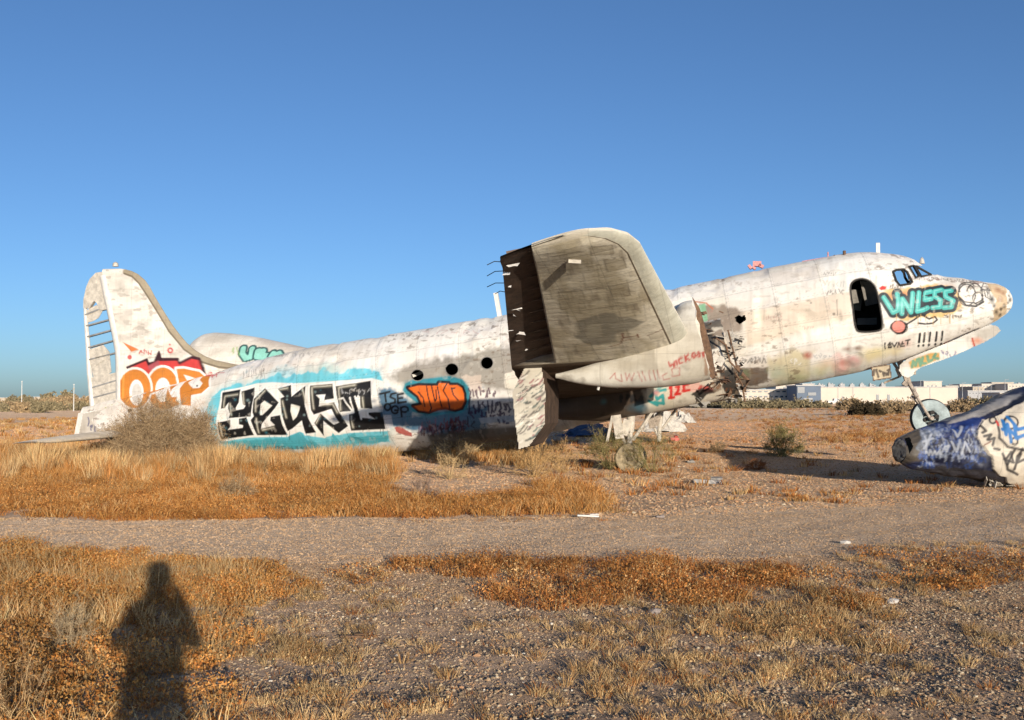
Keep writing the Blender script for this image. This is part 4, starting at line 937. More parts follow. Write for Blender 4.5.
mb = MB()
for a, b in ((601, 385), (619.5, 383)): mb.tube([AF.onplane(a, b - 5, -9), AF.onplane(a - 3, b + 5, -9)], .025, 6)
build_split(mb, 'drain_mast', M['white'], air)
# hanging flap section
def mkf(c):
    r2 = random.Random(3)
    for k in range(120):
        a = r2.uniform(512, 545); b = r2.uniform(375, 445); L_ = r2.uniform(1.5, 9) * (.4 + r2.random()); q_ = r2.uniform(.35, 1.1)
        c.line([(a, b), (a + L_ * .5, b - L_ * q_ * .3), (a + L_, b - L_ * q_)], r2.uniform(.008, .045), [(50, 56, 56), (80, 70, 70), (70, 100, 98), (150, 80, 90), (90, 84, 76), (238, 234, 224)][k % 6], .75)
fpoly = [(512.5, 393), (524, 369), (530, 365), (541, 365), (545.5, 392), (544.5, 424), (529, 446), (519, 449), (515, 420)]
flap = empty('flap'); flap.parent = air
plate('flap_skin', fpoly, -9.02, (216, 210, 194), flap, AF, mkf, weather=.5)
mb = MB(); fp = [tuple(AF.onplane(a, b, -9.0)[[0, 2]]) for a, b in fpoly]; mb.prism(fp, -8.99, -7.4); mb.build('flap_body', M['bay'], flap)
mb = MB(); p = AF.onplane(541, 362, -9); mb.box(p + [0, .2, 0], (.3, .3, .12)); mb.build('flap_bracket', M['cream'], flap)
mb = MB(); mb.prism([tuple(AF.onplane(a, b, -8.9)[[0, 2]]) for a, b in ((513, 360), (540, 358), (543, 366), (524, 371), (514, 368))], -8.9, -6.5); mb.build('flap_track', M['bay'], flap)
# ---------------- landing gear
def wheel(c, r, wd, mats, parent, name='wheel', ax=(0, 1, 0), holes=5):
    c = np.array(c, float)
    wo = empty(name); wo.parent = parent
    mb = MB(); mb.lathe(c, [(-wd * .38, r * .72), (-wd * .5, r * .8), (-wd * .48, r * .9), (-wd * .3, r * .98), (0, r), (wd * .3, r * .98), (wd * .48, r * .9), (wd * .5, r * .8), (wd * .38, r * .72)], 40, ax); mb.build('tyre', mats[0], wo, True)
    mb = MB(); mb.lathe(c, [(-wd * .40, 0.001), (-wd * .40, r * .12), (-wd * .22, r * .2), (-wd * .2, r * .5), (-wd * .44, r * .64), (-wd * .46, r * .8), (wd * .46, r * .8), (wd * .2, r * .5), (wd * .3, .001)], 40, ax); mb.build('hub', mats[1], wo, True)
    return wo
gear = empty('nose_gear'); gear.parent = air
wc = AF.onplane(930, 418, 0)
mb = MB(); sp = [AF.onplane(904, 374, -.1), AF.onplane(917, 397, -.28)]; mb.tube(sp, .055, 10); mb.tube([sp[1], AF.onplane(930, 418, -.30)], .036, 10)
mb.tube([AF.onplane(900, 362, .0), sp[0]], .08, 10); mb.build('strut', M['gear'], gear, True)
mb = MB(); mb.tube([AF.onplane(901, 376, -.1), AF.onplane(884, 383, -.1)], .03, 6); mb.tube([AF.onplane(912, 396, -.1), AF.onplane(922, 408, -.1)], .035, 6); mb.tube([AF.onplane(893, 362, 0), AF.onplane(901, 374, -.1)], .04, 6)
for a, b, s_ in [(907, 379, .2), (900, 372, .22), (912, 372, .18), (905, 384, .14), (913, 398, .12), (909, 369, .2)]:
    mb.box(AF.onplane(a, b, -.12), (s_, .16, s_ * .7), rotm((0, 1, 0), rr.uniform(0, 1.5)))
build_split(mb, 'drag_link', M['gear'], gear)
wheel(wc, .50, .3, (M['tyre'], M['hub']), gear, 'nose_wheel')
mb = MB(); mb.lathe(wc + [0, -.17, 0], [(0, .47), (-.02, .46), (-.03, .3), (0, .19)], 40, (0, 1, 0)); mb.build('wheel_disc', M['hub'], gear, True)
mb = MB()
for k in range(6):
    t = k * math.pi / 3 + .3; mb.lathe(wc + [math.cos(t) * .15, -.13, math.sin(t) * .15], [(-.07, .001), (-.07, .055), (0, .055)], 10, (0, 1, 0))
build_split(mb, 'hub_opening', M['dark'], gear)
mb = MB(); mb.lathe(wc + [0, -.13, 0], [(-.22, .001), (-.22, .05), (0, .07)], 14); mb.build('axle_cap', M['gear'], gear, True)
# nose gear door: long curved panel below the nose
def mkd(c):
    z8 = Z(930, 265, 7.2); zz_ = Z(820, 230, 4.235)
    c.poly(zz_([(375, 560), (400, 545), (470, 520), (505, 520), (508, 545), (430, 580), (385, 588)]), (206, 160, 80), soft=.02)
    for P in [[(390, 580), (395, 555), (405, 575), (412, 548)], [(420, 545), (425, 575)], [(435, 540), (430, 565), (448, 565)], [(455, 535), (460, 558), (475, 550)], [(490, 525), (480, 540), (500, 545)]]: c.line(zz_(P), .07, (90, 150, 120), .9)
    c.line(zz_([(645, 460), (655, 495)]), .05, (190, 70, 50)); c.blob(978, 341, 4, (226, 140, 100), .7, 1.6)
    c.scrib(940, 350, 22, 8, 5, (130, 120, 150), 6, .03, .8)
dpoly = [(900.3, 364.6), (907.4, 358.7), (928, 350.5), (952, 341), (972, 332), (990, 324.5), (997, 326), (1000.6, 330.3), (994.7, 336.3), (984, 342.5), (971, 348), (958, 354), (942.8, 359.9), (921.5, 367), (914.5, 371.7), (913.3, 375.2), (908, 377.5), (902.6, 376), (899, 370.5)]
plate('nose_gear_door', dpoly, -.62, (232, 228, 218), air, AF, mkd, thick=.05)
def mkb(c): c.scrib(873, 368, 17, 10, 6, (60, 44, 34), 4, .05, .9); c.line([(871, 367), (890, 364), (892, 378), (873, 381)], .05, (90, 60, 40), close=True)
plate('hatch_door', [(871, 367), (890, 364), (892, 378), (873, 381)], -.5, (206, 190, 160), air, AF, mkb, thick=.03)
# top aerials
mb = MB(); p = AF.onplane(878, 249, 0); mb.box(p, (.1, .04, .32)); mb.build('antenna_mast', M['white'], air)
mb = MB(); mb.tube([AF.onplane(833, 257, 0) - [0, .3, 0], AF.onplane(843, 265, 0) - [0, .5, 0]], .025, 6); mb.tube([AF.onplane(843, 253, 0) - [0, .4, 0], AF.onplane(843, 265, 0) - [0, .5, 0]], .04, 6); mb.build('pitot_mast', M['rust'], air)
mb = MB()
for a, b, s_ in [(750, 267, .12), (757, 264, .22), (761, 266, .14), (754, 268, .1)]: mb.box(AF.onplane(a, b, 0), (s_, .2, s_ * .6), rotm((0, 1, 0), rr.uniform(0, 1)))
mb.tube([AF.onplane(802, 262, 0), AF.onplane(832, 257, 0)], .03, 6); mb.tube([AF.onplane(828, 258, 0), AF.onplane(828, 252, 0)], .02, 5)
build_split(mb, 'loop_fairing', M['pink'], air)
mb = MB(); mb.lathe(AF.onplane(922, 263, 0), [(0, .001), (-.02, .07), (.1, .05), (.16, .001)], 10, (0, 0, 1)); mb.build('cockpit_light', M['cream'], air)
# main gears
for sg, nm in ((-1, 0), (1, 1)):
    mg = empty('main_gear'); mg.parent = air
    b0 = AF.onplane(628, 457, -4.5)
    def pos(a, b, dy=0):
        q = AF.onplane(a, b, -4.5); q[1] = sg * 4.5 + dy; return q
    mb = MB(); mb.tube([pos(632, 400), pos(630, 432)], .1, 10); mb.tube([pos(630, 430), pos(629, 456)], .07, 10); mb.tube([pos(612, 412), pos(627, 448)], .04, 7); mb.tube([pos(655, 408), pos(633, 440)], .04, 7)
    mb.build('strut', M['cream'], mg, True)
    for dy in ((-.34, .3) if sg < 0 else ()):
        c0_ = pos(631, 457.5, dy); wheel(c0_, .34, .22, (M['strawhub'] if dy < 0 else M['tyre'], M['strawhub']), mg)
    mb = MB(); mb.box(pos(612, 428, -.4), (.06, .02, .62), rotm((0, 1, 0), R(12))); mb.box(pos(620, 426, -.4), (.2, .02, .56), rotm((0, 1, 0), R(-8))); mb.box(pos(627, 427, -.3), (.2, .02, .36), rotm((0, 1, 0), R(20)))
    build_split(mb, 'gear_door', M['gear'] if sg > 0 else M['cream'], mg)
# ================================================================== cone wreck at right
DF = Frame((10.4, 20.9, 0.0), R(6))
cone = empty('fuselage_cone_wreck', DF); tag(cone, 'torn tapering fuselage cone lying on the ground, shade put in as navy at the front, white graffiti skin behind', 'aircraft wreckage')
ct = np.array([DF.onplane(a, b, 0)[[0, 2]] for a, b in [(897, 440), (903, 436), (915, 430), (940, 421), (970, 409), (1000, 397), (1024, 388), (1060, 376), (1110, 366)]])
cb = np.array([DF.onplane(a, b, 0)[[0, 2]] for a, b in [(900, 462), (905, 467), (930, 473), (970, 480), (1003, 485), (1024, 486), (1060, 488), (1110, 488)]])
s_ = np.arange(max(ct[0, 0], cb[0, 0]), min(ct[-1, 0], cb[-1, 0]), .014)
a_ = smooth1(np.interp(s_, ct[:, 0], ct[:, 1]), 15); b_ = smooth1(np.interp(s_, cb[:, 0], cb[:, 1]), 15)
P = np.linspace(0, 2 * math.pi, 300, endpoint=False); S, PP = np.meshgrid(s_, P, indexing='ij')
hcc = ((a_ + b_) / 2)[:, None]; h2 = ((a_ - b_) / 2)[:, None]
e = 2 / 2.3; sn = np.sign(np.sin(PP)) * np.abs(np.sin(PP)) ** e; cs = np.sign(np.cos(PP)) * np.abs(np.cos(PP)) ** e
den = (fbm(S * 2.2, PP * 1.5, 41, 3) - .5) * .24 * np.minimum(1, h2 / .5)
Gd = np.stack([S, -(h2 * 1.0 + den) * sn, hcc - (h2 + den * .6) * cs], -1)
zc5 = Z(890, 375, 6)
dv = Gd.reshape(-1, 3); dq = gridquads(len(s_), len(P), True)
D = Canvas(DF, dv, dq, 0, 2, (36, 44, 78), fall=-.5)  # navy base puts the shade of the cone front into colour
D.weather((24, 26, 44), .45, .6, (2, 2), 1, .8); D.weather((84, 88, 104), .58, .7, (4, 2), 2, .5)
D.poly(zc5([(40, 400), (110, 340), (210, 310), (230, 360), (190, 520), (60, 560)]), (92, 84, 74), rough=.05, soft=.03)
D.poly(zc5([(190, 340), (270, 300), (240, 420), (200, 480), (160, 440)]), (120, 128, 140), alpha=.8, rough=.06)
D.poly(zc5([(280, 300), (520, 235), (560, 260), (520, 330), (500, 380), (290, 370)]), (20, 46, 110), rough=.05, alpha=.9)
D.poly(zc5([(180, 535), (420, 560), (640, 580), (720, 640), (600, 680), (200, 580)]), (60, 56, 54), rough=.04, alpha=.8)
for k in range(150):
    r_ = random.Random(k + 300)
    D.scrib(916 + r_.random() * 62, 424 + r_.random() * 38, 6 + 6 * r_.random(), 8, 2, [(96, 120, 180), (20, 26, 54), (160, 172, 196), (44, 84, 160), (190, 198, 212), (14, 18, 40)][k % 6], k + 300, .024, .42)
for P_ in [[(195, 350), (215, 470)], [(240, 340), (205, 440)], [(220, 460), (235, 480), (240, 450), (255, 480), (268, 455), (280, 475), (300, 450), (305, 475), (325, 440), (340, 460), (352, 425)], [(330, 430), (352, 425)], [(200, 400), (260, 380)], [(370, 400), (400, 460), (420, 390)], [(380, 330), (405, 370), (430, 310)], [(430, 470), (450, 400), (480, 460)]]:
    D.line(zc5(P_), .035, (190, 196, 206), .75)
white_ = zc5([(520, 335), (545, 300), (560, 275), (640, 250), (720, 200), (804, 160), (1300, 60), (1300, 740), (760, 690), (740, 660), (700, 640), (690, 605), (655, 600), (618, 562), (612, 490), (590, 470), (560, 430), (540, 420), (518, 372)])
D.poly(white_, (222, 212, 194), rough=.04, soft=.01)
D.poly(zc5([(345, 290), (380, 262), (560, 175), (700, 125), (788, 108), (760, 150), (700, 185), (590, 235), (480, 262)]), (176, 172, 168), rough=.03, alpha=.9)
D.poly(zc5([(600, 225), (700, 185), (804, 110), (804, 150), (700, 205), (620, 240)]), (34, 38, 52), alpha=.9)
for P_ in [ell(612, 278, 20, 18, 12), ell(720, 290, 42, 36, 16), ell(742, 398, 18, 20, 12)]: D.line(zc5(P_), .03, (40, 38, 44), close=True)
for P_ in [[(670, 280), (690, 360), (700, 300), (720, 400)], [(700, 260), (760, 330), (804, 320)], [(670, 330), (720, 340), (760, 380)], [(740, 300), (750, 380), (804, 360)]]: D.line(zc5(P_), .06, (40, 120, 190))
for P_ in [[(640, 290), (650, 380), (700, 430), (804, 450)], [(540, 310), (570, 340), (550, 350)], [(560, 370), (600, 360), (580, 390)], [(590, 390), (620, 380), (610, 420)], [(690, 500), (720, 460), (735, 520), (680, 500)], [(740, 450), (700, 530)], [(760, 480), (740, 560)], [(780, 470), (760, 520), (804, 500)], [(790, 440), (770, 470)], [(670, 470), (700, 560), (760, 590)], [(620, 440), (650, 445)]]:
    D.line(zc5(P_), .045, (40, 36, 40), .9)
D.line(zc5([(635, 285), (645, 305)]), .04, (200, 60, 50)); D.line(zc5([(560, 420), (600, 400)]), .02, (120, 60, 40))
for k in range(30): D.scrib(1024 + 3 * k, 400 + (k * 37) % 60, 14, 12, 2, [(40, 36, 40), (40, 100, 170), (120, 60, 60)][k % 3], k + 500, .04, .7)
dcol = D.sample(dv); bk = dv[:, 1] > .02; dcol[bk] = lin((150, 140, 128))
# outer white skin stands slightly proud of the front, where navy stands in for shade
iswh = (dcol.mean(1) > .25) & ~bk
npx, npy = project(DF.world(dv)); inw = inpoly(npx, npy, white_) & ~bk
nd = np.stack([0 * S, Gd[..., 1], Gd[..., 2] - hcc], -1).reshape(-1, 3); nd /= np.linalg.norm(nd, axis=1, keepdims=True) + 1e-6
dv2 = dv + nd * np.where(inw, .035, 0)[:, None]
ctr = dv2[dq].mean(1); cpx, cpy = project(DF.world(ctr))
rip = inpoly(cpx, cpy, zc5([(85, 380), (118, 372), (140, 430), (118, 470), (108, 440)])) & (ctr[:, 1] < 0)
mesh_obj('cone_skin', dv2, dq[~rip], M['navy'], cone, dcol)
e0 = Gd[0].mean(0); nr_ = 9; rows_ = []
for i_, f_ in enumerate(np.linspace(1.03, 0.02, nr_)):      # crumpled end plate
    q = e0 + (Gd[0] - e0) * f_ * [1, 1, 1]; q = q.copy(); th_ = P * 1.0
    q[:, 0] += -.10 * math.sqrt(max(0, 1 - f_ ** 2)) + (fbm(q[:, 1] * 6 + 3, q[:, 2] * 6, 55, 3) - .5) * .16; rows_.append(q)
ev = np.array(rows_).reshape(-1, 3); mesh_obj('end_cap', ev, gridquads(nr_, len(P), True), M['endcap'], cone, smooth=False)
mb = MB()
for k in range(16):
    a = rr.uniform(985, 1015); b = rr.uniform(478, 489); p = DF.onplane(a, b, -.35); p[2] = max(p[2], .03)
    ax = np.array([rr.gauss(0, 1), rr.gauss(0, .5), rr.gauss(0, 1)]); ax /= np.linalg.norm(ax); mb.box(p, (rr.uniform(.08, .3), rr.uniform(.04, .15), .01), rotm(tuple(ax), rr.uniform(0, 3)))
tag(mb.build('torn_metal', M['cream'], cone), kind='stuff')
# ================================================================== hull behind the tail
HF = Frame((-9.5, 44.0, 0), R(-8))
hull = empty('hull_wreck', HF); tag(hull, 'pale rounded aircraft hull behind the big fuselage, with small green letters', 'aircraft wreckage')
ht = np.array([HF.onplane(a, b, 0)[[0, 2]] for a, b in [(176, 372), (182, 360), (190, 349), (198, 339), (206, 334), (216, 332.5), (232, 333.5), (250, 336), (262, 338), (285, 343), (312, 349), (345, 356), (380, 366)]])
s_ = np.arange(ht[0, 0], ht[-1, 0], .025); a_ = smooth1(np.interp(s_, ht[:, 0], ht[:, 1]), 15); b_ = np.interp(s_, [s_[0], s_[0] + 1, s_[-1]], [1.2, 0.02, .6])
P = np.linspace(0, 2 * math.pi, 240, endpoint=False); S, PP = np.meshgrid(s_, P, indexing='ij'); hcc = ((a_ + b_) / 2)[:, None]; h2 = ((a_ - b_) / 2)[:, None]
Gh = np.stack([S, -h2 * .75 * np.sin(PP), hcc - h2 * np.cos(PP)], -1); hv = Gh.reshape(-1, 3); hq = gridquads(len(s_), len(P), True)
Hc = Canvas(HF, hv, hq, 0, 2, (232, 226, 214), fall=-1); Hc.weather((190, 180, 165), .5, .7, (1, 2), 1, .6)
for P_ in [[(240, 128), (235, 150), (250, 172), (275, 165), (280, 130)], [(330, 140), (305, 140), (300, 165), (330, 172), (345, 160), (322, 155)], [(375, 150), (365, 165), (400, 150), (410, 165)]]:
    Hc.line(z2(P_), .34, (50, 90, 90)); Hc.line(z2(P_), .2, (150, 215, 200))
Hc.scrib(232, 346, 8, 10, 2, (150, 190, 100), 4, .05, .6)
Hc.poly([(255, 335), (330, 350), (330, 356), (250, 342)], (190, 176, 165), alpha=.6, rough=.1, soft=.1)
hcol = Hc.sample(hv); mesh_obj('hull_skin', hv, hq, M['skin'], hull, hcol)
mb = MB(); mb.box(tuple(Gh[0].mean(0) + [.05, 0, 0]), (.05, .3, .3)); mb.build('nose_plate', M['grey'], hull)

#PART2
# ================================================================== vegetation
def blades(cx, cy, n, rad, hmin, hmax, wid, cols, lean=.5, seg=2, hclump=None, seed=0, cvar=.25):
    """cx, cy: tuft centres; n blades each, fanning outwards. Returns verts, faces(tri), colours"""
    r = np.random.default_rng(seed); m = len(cx); T = m * n
    X0 = np.repeat(cx, n); Y0 = np.repeat(cy, n); hc = np.repeat(hclump if hclump is not None else np.ones(m), n); rc = np.repeat(rad * np.ones(m), n)
    th = r.uniform(0, 2 * math.pi, T); d = rc * np.sqrt(r.random(T))
    bx = X0 + d * np.cos(th) * .6; by = Y0 + d * np.sin(th) * .6
    h = r.uniform(hmin, hmax, T) * hc; ln = lean * (d / (rc + 1e-6) * .8 + .3) * h * r.uniform(.3, 1.2, T)
    tx = bx + np.cos(th) * ln + r.normal(0, .12, T) * h; ty = by + np.sin(th) * ln + r.normal(0, .12, T) * h
    bz = hgt(bx, by) - .01
    wd = wid * r.uniform(.6, 1.4, T); wa = r.uniform(0, math.pi, T); wx = np.cos(wa) * wd / 2; wy = np.sin(wa) * wd / 2 * .6
    mx = bx * .55 + tx * .45; my = by * .55 + ty * .45; mz = bz + h * .6
    V = np.stack([np.stack([bx - wx, by - wy, bz], 1), np.stack([bx + wx, by + wy, bz], 1), np.stack([mx - wx * .9, my - wy * .9, mz], 1), np.stack([mx + wx * .9, my + wy * .9, mz], 1), np.stack([tx, ty, bz + h], 1)], 1).reshape(-1, 3)
    b = np.arange(T)[:, None] * 5
    F = np.concatenate([b + [0, 1, 3], b + [0, 3, 2], b + [2, 3, 4]], 0)
    cols = np.array([lin(c) for c in cols]); pick = r.integers(0, len(cols), m); cc = cols[np.repeat(pick, n)]
    alt = cols[r.integers(0, len(cols), T)]; k = (r.random(T) < .35)[:, None]; cc = np.where(k, alt, cc)
    cc = cc * r.uniform(1 - cvar, 1 + cvar, T)[:, None] * (.55 + 1.05 * fbm(X0 * .9, Y0 * .9, 71, 3))[:, None]
    return V, F, np.repeat(cc, 5, 0)
class Veg:
    def __init__(s): s.V = []; s.F = []; s.C = []; s.n = 0
    def add(s, t):
        V, F, C_ = t; s.V.append(V); s.F.append(F + s.n); s.C.append(C_); s.n += len(V)
    def build(s, name, mat, parent=None):
        return mesh_obj(name, np.concatenate(s.V), np.concatenate(s.F), mat, parent, np.clip(np.concatenate(s.C), 0, .95), smooth=False)
def scatter(poly, dens, seed, edge=.5, nz=1.0):
    """random ground points inside an outline (photo pixels laid down on the ground), ragged edge"""
    q = np.array([ground_pt(a, b) for a, b in poly]); r = np.random.default_rng(seed)
    lo, hi = q.min(0), q.max(0); n = int((hi - lo).prod() * dens)
    x = r.uniform(lo[0], hi[0], n); y = r.uniform(lo[1], hi[1], n)
    jx = x + (fbm(x * nz, y * nz, seed + 1) - .5) * edge * 2; jy = y + (fbm(x * nz, y * nz, seed + 2) - .5) * edge * 2
    k = inpoly(jx, jy, q.tolist()); return x[k], y[k]
GOLD = [(186, 132, 72), (172, 118, 60), (198, 150, 92), (156, 102, 50), (190, 142, 80)]
RUST = [(164, 106, 56), (144, 88, 46), (178, 122, 68), (124, 78, 42), (182, 132, 76)]
STRAW = [(204, 172, 122), (190, 154, 102), (216, 188, 140), (170, 136, 90), (152, 120, 80)]
PALE = [(212, 186, 140), (196, 168, 122), (178, 146, 102)]
def patchy(x, y, f, thr, seed):
    k = fbm(x * f, y * f, seed) + np.random.default_rng(seed).normal(0, .05, len(x)) > thr; return x[k], y[k]
def sprigs(x, y, n, rad, h0, h1, cols, seed, leaf=.011):
    """brittle sprigs: stems carrying many tiny leaf flakes"""
    r = np.random.default_rng(seed); m = len(x); T = m * n
    X0 = np.repeat(x, n); Y0 = np.repeat(y, n); hc = np.repeat(h0 + (h1 - h0) * fbm(x * 1.5, y * 1.5, seed), n)
    th = r.uniform(0, 2 * math.pi, T); d = rad * r.random(T) ** .6; z = r.random(T) ** .8 * hc * (1.1 - .5 * (d / rad))
    px_ = X0 + d * np.cos(th); py_ = Y0 + d * np.sin(th); P0 = np.stack([px_, py_, hgt(px_, py_) + z], 1)
    a = r.normal(0, 1, (T, 3)); a /= np.linalg.norm(a, axis=1, keepdims=True); b = r.normal(0, 1, (T, 3)); b /= np.linalg.norm(b, axis=1, keepdims=True)
    s_ = leaf * r.uniform(.5, 1.5, T)[:, None]
    V = np.stack([P0 - a * s_, P0 + a * s_, P0 + b * s_ * 1.3 + [0, 0, .006]], 1).reshape(-1, 3); F = np.arange(T * 3).reshape(-1, 3)
    cl = np.array([lin(c) for c in cols]); cc = cl[np.repeat(r.integers(0, len(cl), m), n)]; k = (r.random(T) < .4)[:, None]; cc = np.where(k, cl[r.integers(0, len(cl), T)], cc) * r.uniform(.6, 1.3, T)[:, None] * (.62 + 1.1 * fbm(X0 * 1.3, Y0 * 1.3, 72, 3))[:, None]
    return V, F, np.repeat(cc, 3, 0)
vg = Veg()
# tall golden belt in front of the aircraft
belt = [(-60, 450), (60, 448), (130, 452), (200, 452), (300, 456), (395, 458), (400, 472), (385, 492), (430, 500), (510, 499), (545, 484), (590, 486), (612, 500), (596, 513), (450, 517), (300, 517), (150, 518), (60, 517), (-60, 516)]
x, y = scatter(belt, 24, 101, .7); vg.add(blades(x, y, 24, .17, .06, .22, .008, GOLD + STRAW[:2], .9, seed=1, hclump=.4 + 1.1 * fbm(x, y, 5))); vg.add(sprigs(x, y, 34, .2, .02, .34, GOLD + [(150, 104, 56), (120, 80, 42)], 141, .011))
low = [(-60, 486), (100, 484), (250, 484), (380, 490), (420, 497), (510, 497), (560, 490), (600, 492), (612, 502), (592, 515), (450, 518), (300, 518), (150, 519), (-60, 518)]
x, y = patchy(*scatter(low, 46, 102, .75), 1.2, .34, 66); vg.add(blades(x, y, 20, .14, .03, .13, .007, RUST + GOLD[:2], 1.1, seed=2, hclump=.4 + 1.2 * fbm(x * 2, y * 2, 6))); vg.add(sprigs(x, y, 36, .16, .0, .24, GOLD + RUST[:2] + [(112, 74, 40), (150, 112, 70)], 142, .011))
tall = [(-40, 444), (60, 448), (200, 455), (400, 458), (400, 480), (200, 486), (-40, 486)]
x, y = patchy(*scatter(tall, 3.4, 103, .8), .8, .42, 67); vg.add(blades(x, y, 60, .2, .22, .55, .007, PALE + GOLD[:3], .5, seed=3, hclump=.5 + .9 * fbm(x, y, 7)))
x, y = scatter([(410, 452), (500, 452), (545, 462), (540, 472), (470, 466), (420, 464)], 7, 104, .3); vg.add(blades(x, y, 30, .16, .1, .3, .012, STRAW + GOLD, .7, seed=4))
x, y = scatter([(400, 444), (520, 444), (520, 452), (400, 456)], 8, 105, .3); vg.add(blades(x, y, 30, .16, .1, .34, .014, STRAW + GOLD, .6, seed=5))
# dry field behind the tail
x, y = scatter([(-200, 418), (95, 418), (85, 450), (-200, 452)], .7, 106, .5); k = x > -40; vg.add(blades(x[k], y[k], 26, .35, .08, .24, .03, STRAW + GOLD, .8, seed=6))
# right-hand side, rust bands and scattered tufts
for P_, dn, sd_, hm in [([(750, 420), (900, 414), (1000, 420), (1024, 432), (880, 440), (760, 434)], .8, 110, .2), ([(640, 412), (860, 405), (1060, 410), (1060, 418), (700, 422), (640, 420)], .25, 111, .22),
        ([(600, 440), (1024, 440), (1100, 500), (620, 505)], .5, 112, .16), ([(820, 435), (905, 432), (905, 442), (830, 444)], 4, 113, .2), ([(740, 492), (860, 492), (850, 506), (730, 504)], 7, 114, .1), ([(480, 440), (700, 440), (700, 500), (560, 480)], 1.2, 115, .2)]:
    x, y = scatter(P_, dn, sd_, .6); vg.add(blades(x, y, 26, .22, .05, hm, .016, RUST + STRAW[:2], .9, seed=sd_))
x, y = patchy(*scatter([(-60, 505), (600, 508), (640, 500), (640, 526), (300, 524), (-60, 526)], 22, 131, .4), 1.5, .55, 132); vg.add(blades(x, y, 24, .12, .01, .06, .006, RUST + GOLD + STRAW, 1.1, seed=133))
dg = vg.build('dry_grass', M['grass']); tag(dg, kind='stuff')
# foreground: rusty brittle ground cover and short straw tufts
vf = Veg()
A1 = [(-80, 548), (0, 545), (60, 549), (140, 559), (250, 568), (290, 580), (262, 605), (245, 640), (215, 680), (200, 760), (-80, 760)]
x, y = patchy(*patchy(*scatter(A1, 190, 201, .6, 2), 2.2, .36, 68), .7, .3, 168); 
vf.add(sprigs(x, y, 46, .085, .0, .24, RUST[:1] + GOLD + [(196, 152, 88), (180, 150, 104)], 21, .009))
xs_, ys_ = patchy(x[::4], y[::4], 1.0, .5, 169); vf.add(blades(xs_, ys_, 26, .12, .06, .22, .004, PALE + STRAW, .7, seed=171)); vf.add(blades(x[::2], y[::2], 14, .08, .03, .12, .0035, GOLD + STRAW, .9, seed=22))
A2 = [(345, 568), (450, 560), (560, 560), (680, 561), (800, 568), (860, 588), (872, 606), (800, 612), (700, 604), (560, 602), (430, 586), (350, 577)]
x, y = patchy(*scatter(A2, 80, 202, .7, 1.5), 1.3, .43, 69); vf.add(sprigs(x, y, 60, .12, .0, .24, RUST + GOLD[:3] + STRAW[:1], 23, .009)); vf.add(blades(x, y, 14, .12, .04, .15, .005, RUST + STRAW[:1], .9, seed=24))
x, y = patchy(*scatter([(690, 590), (800, 580), (890, 600), (880, 660), (800, 690), (700, 640)], 60, 203, .35, 2), 1.6, .46, 70); vf.add(sprigs(x, y, 44, .1, .02, .13, RUST + STRAW, 25, .007)); vf.add(blades(x, y, 30, .1, .03, .12, .004, STRAW, .9, seed=26))
x, y = patchy(*scatter([(760, 556), (1070, 546), (1070, 582), (930, 592), (800, 575)], 60, 240, .6, 1.5), 1.0, .5, 241); vf.add(sprigs(x, y, 50, .12, .0, .2, RUST + GOLD[:2] + STRAW[:1], 242, .010))
x, y = patchy(*scatter([(240, 560), (400, 562), (400, 580), (300, 590), (250, 580)], 60, 243, .5, 1.5), 1.5, .5, 244); vf.add(sprigs(x, y, 50, .1, .0, .14, RUST + GOLD[:2] + STRAW, 245, .008))
for P_, dn, sd_ in [([(560, 600), (760, 610), (900, 640), (900, 760), (540, 760), (520, 690), (600, 660)], 15, 204), ([(190, 590), (340, 585), (350, 640), (330, 760), (200, 760)], 34, 205), ([(955, 622), (1060, 615), (1060, 662), (970, 655)], 34, 206),
        ([(350, 575), (860, 600), (1060, 600), (1060, 760), (330, 760), (340, 600)], 5, 207), ([(660, 660), (860, 650), (850, 730), (640, 730)], 24, 208), ([(330, 690), (560, 692), (560, 730), (330, 730)], 24, 209), ([(860, 565), (1060, 560), (1060, 600), (880, 596)], 14, 210), ([(780, 546), (1060, 540), (1060, 562), (820, 560)], 8, 211), ([(0, 640), (120, 640), (110, 740), (0, 740)], 26, 212)]:
    x, y = patchy(*scatter(P_, dn * 2.6, sd_, .35, 2), 1.8, .5, sd_)
    vf.add(blades(x, y, 44, .075, .02, .085, .0034, STRAW + PALE + RUST[:1], 1.0, seed=sd_, hclump=.4 + 1.1 * fbm(x * 2, y * 2, sd_)))
    vf.add(sprigs(x, y, 34, .075, .01, .075, STRAW + PALE + RUST[:2], sd_ + 50, .0052))
x, y = scatter([(-60, 560), (1100, 560), (1100, 760), (-60, 760)], 16, 230, .1); vf.add(blades(x, y, 14, .06, .01, .045, .0035, STRAW + RUST, 1.0, seed=231))
fg = vf.build('ground_cover', M['grass']); tag(fg, kind='stuff')
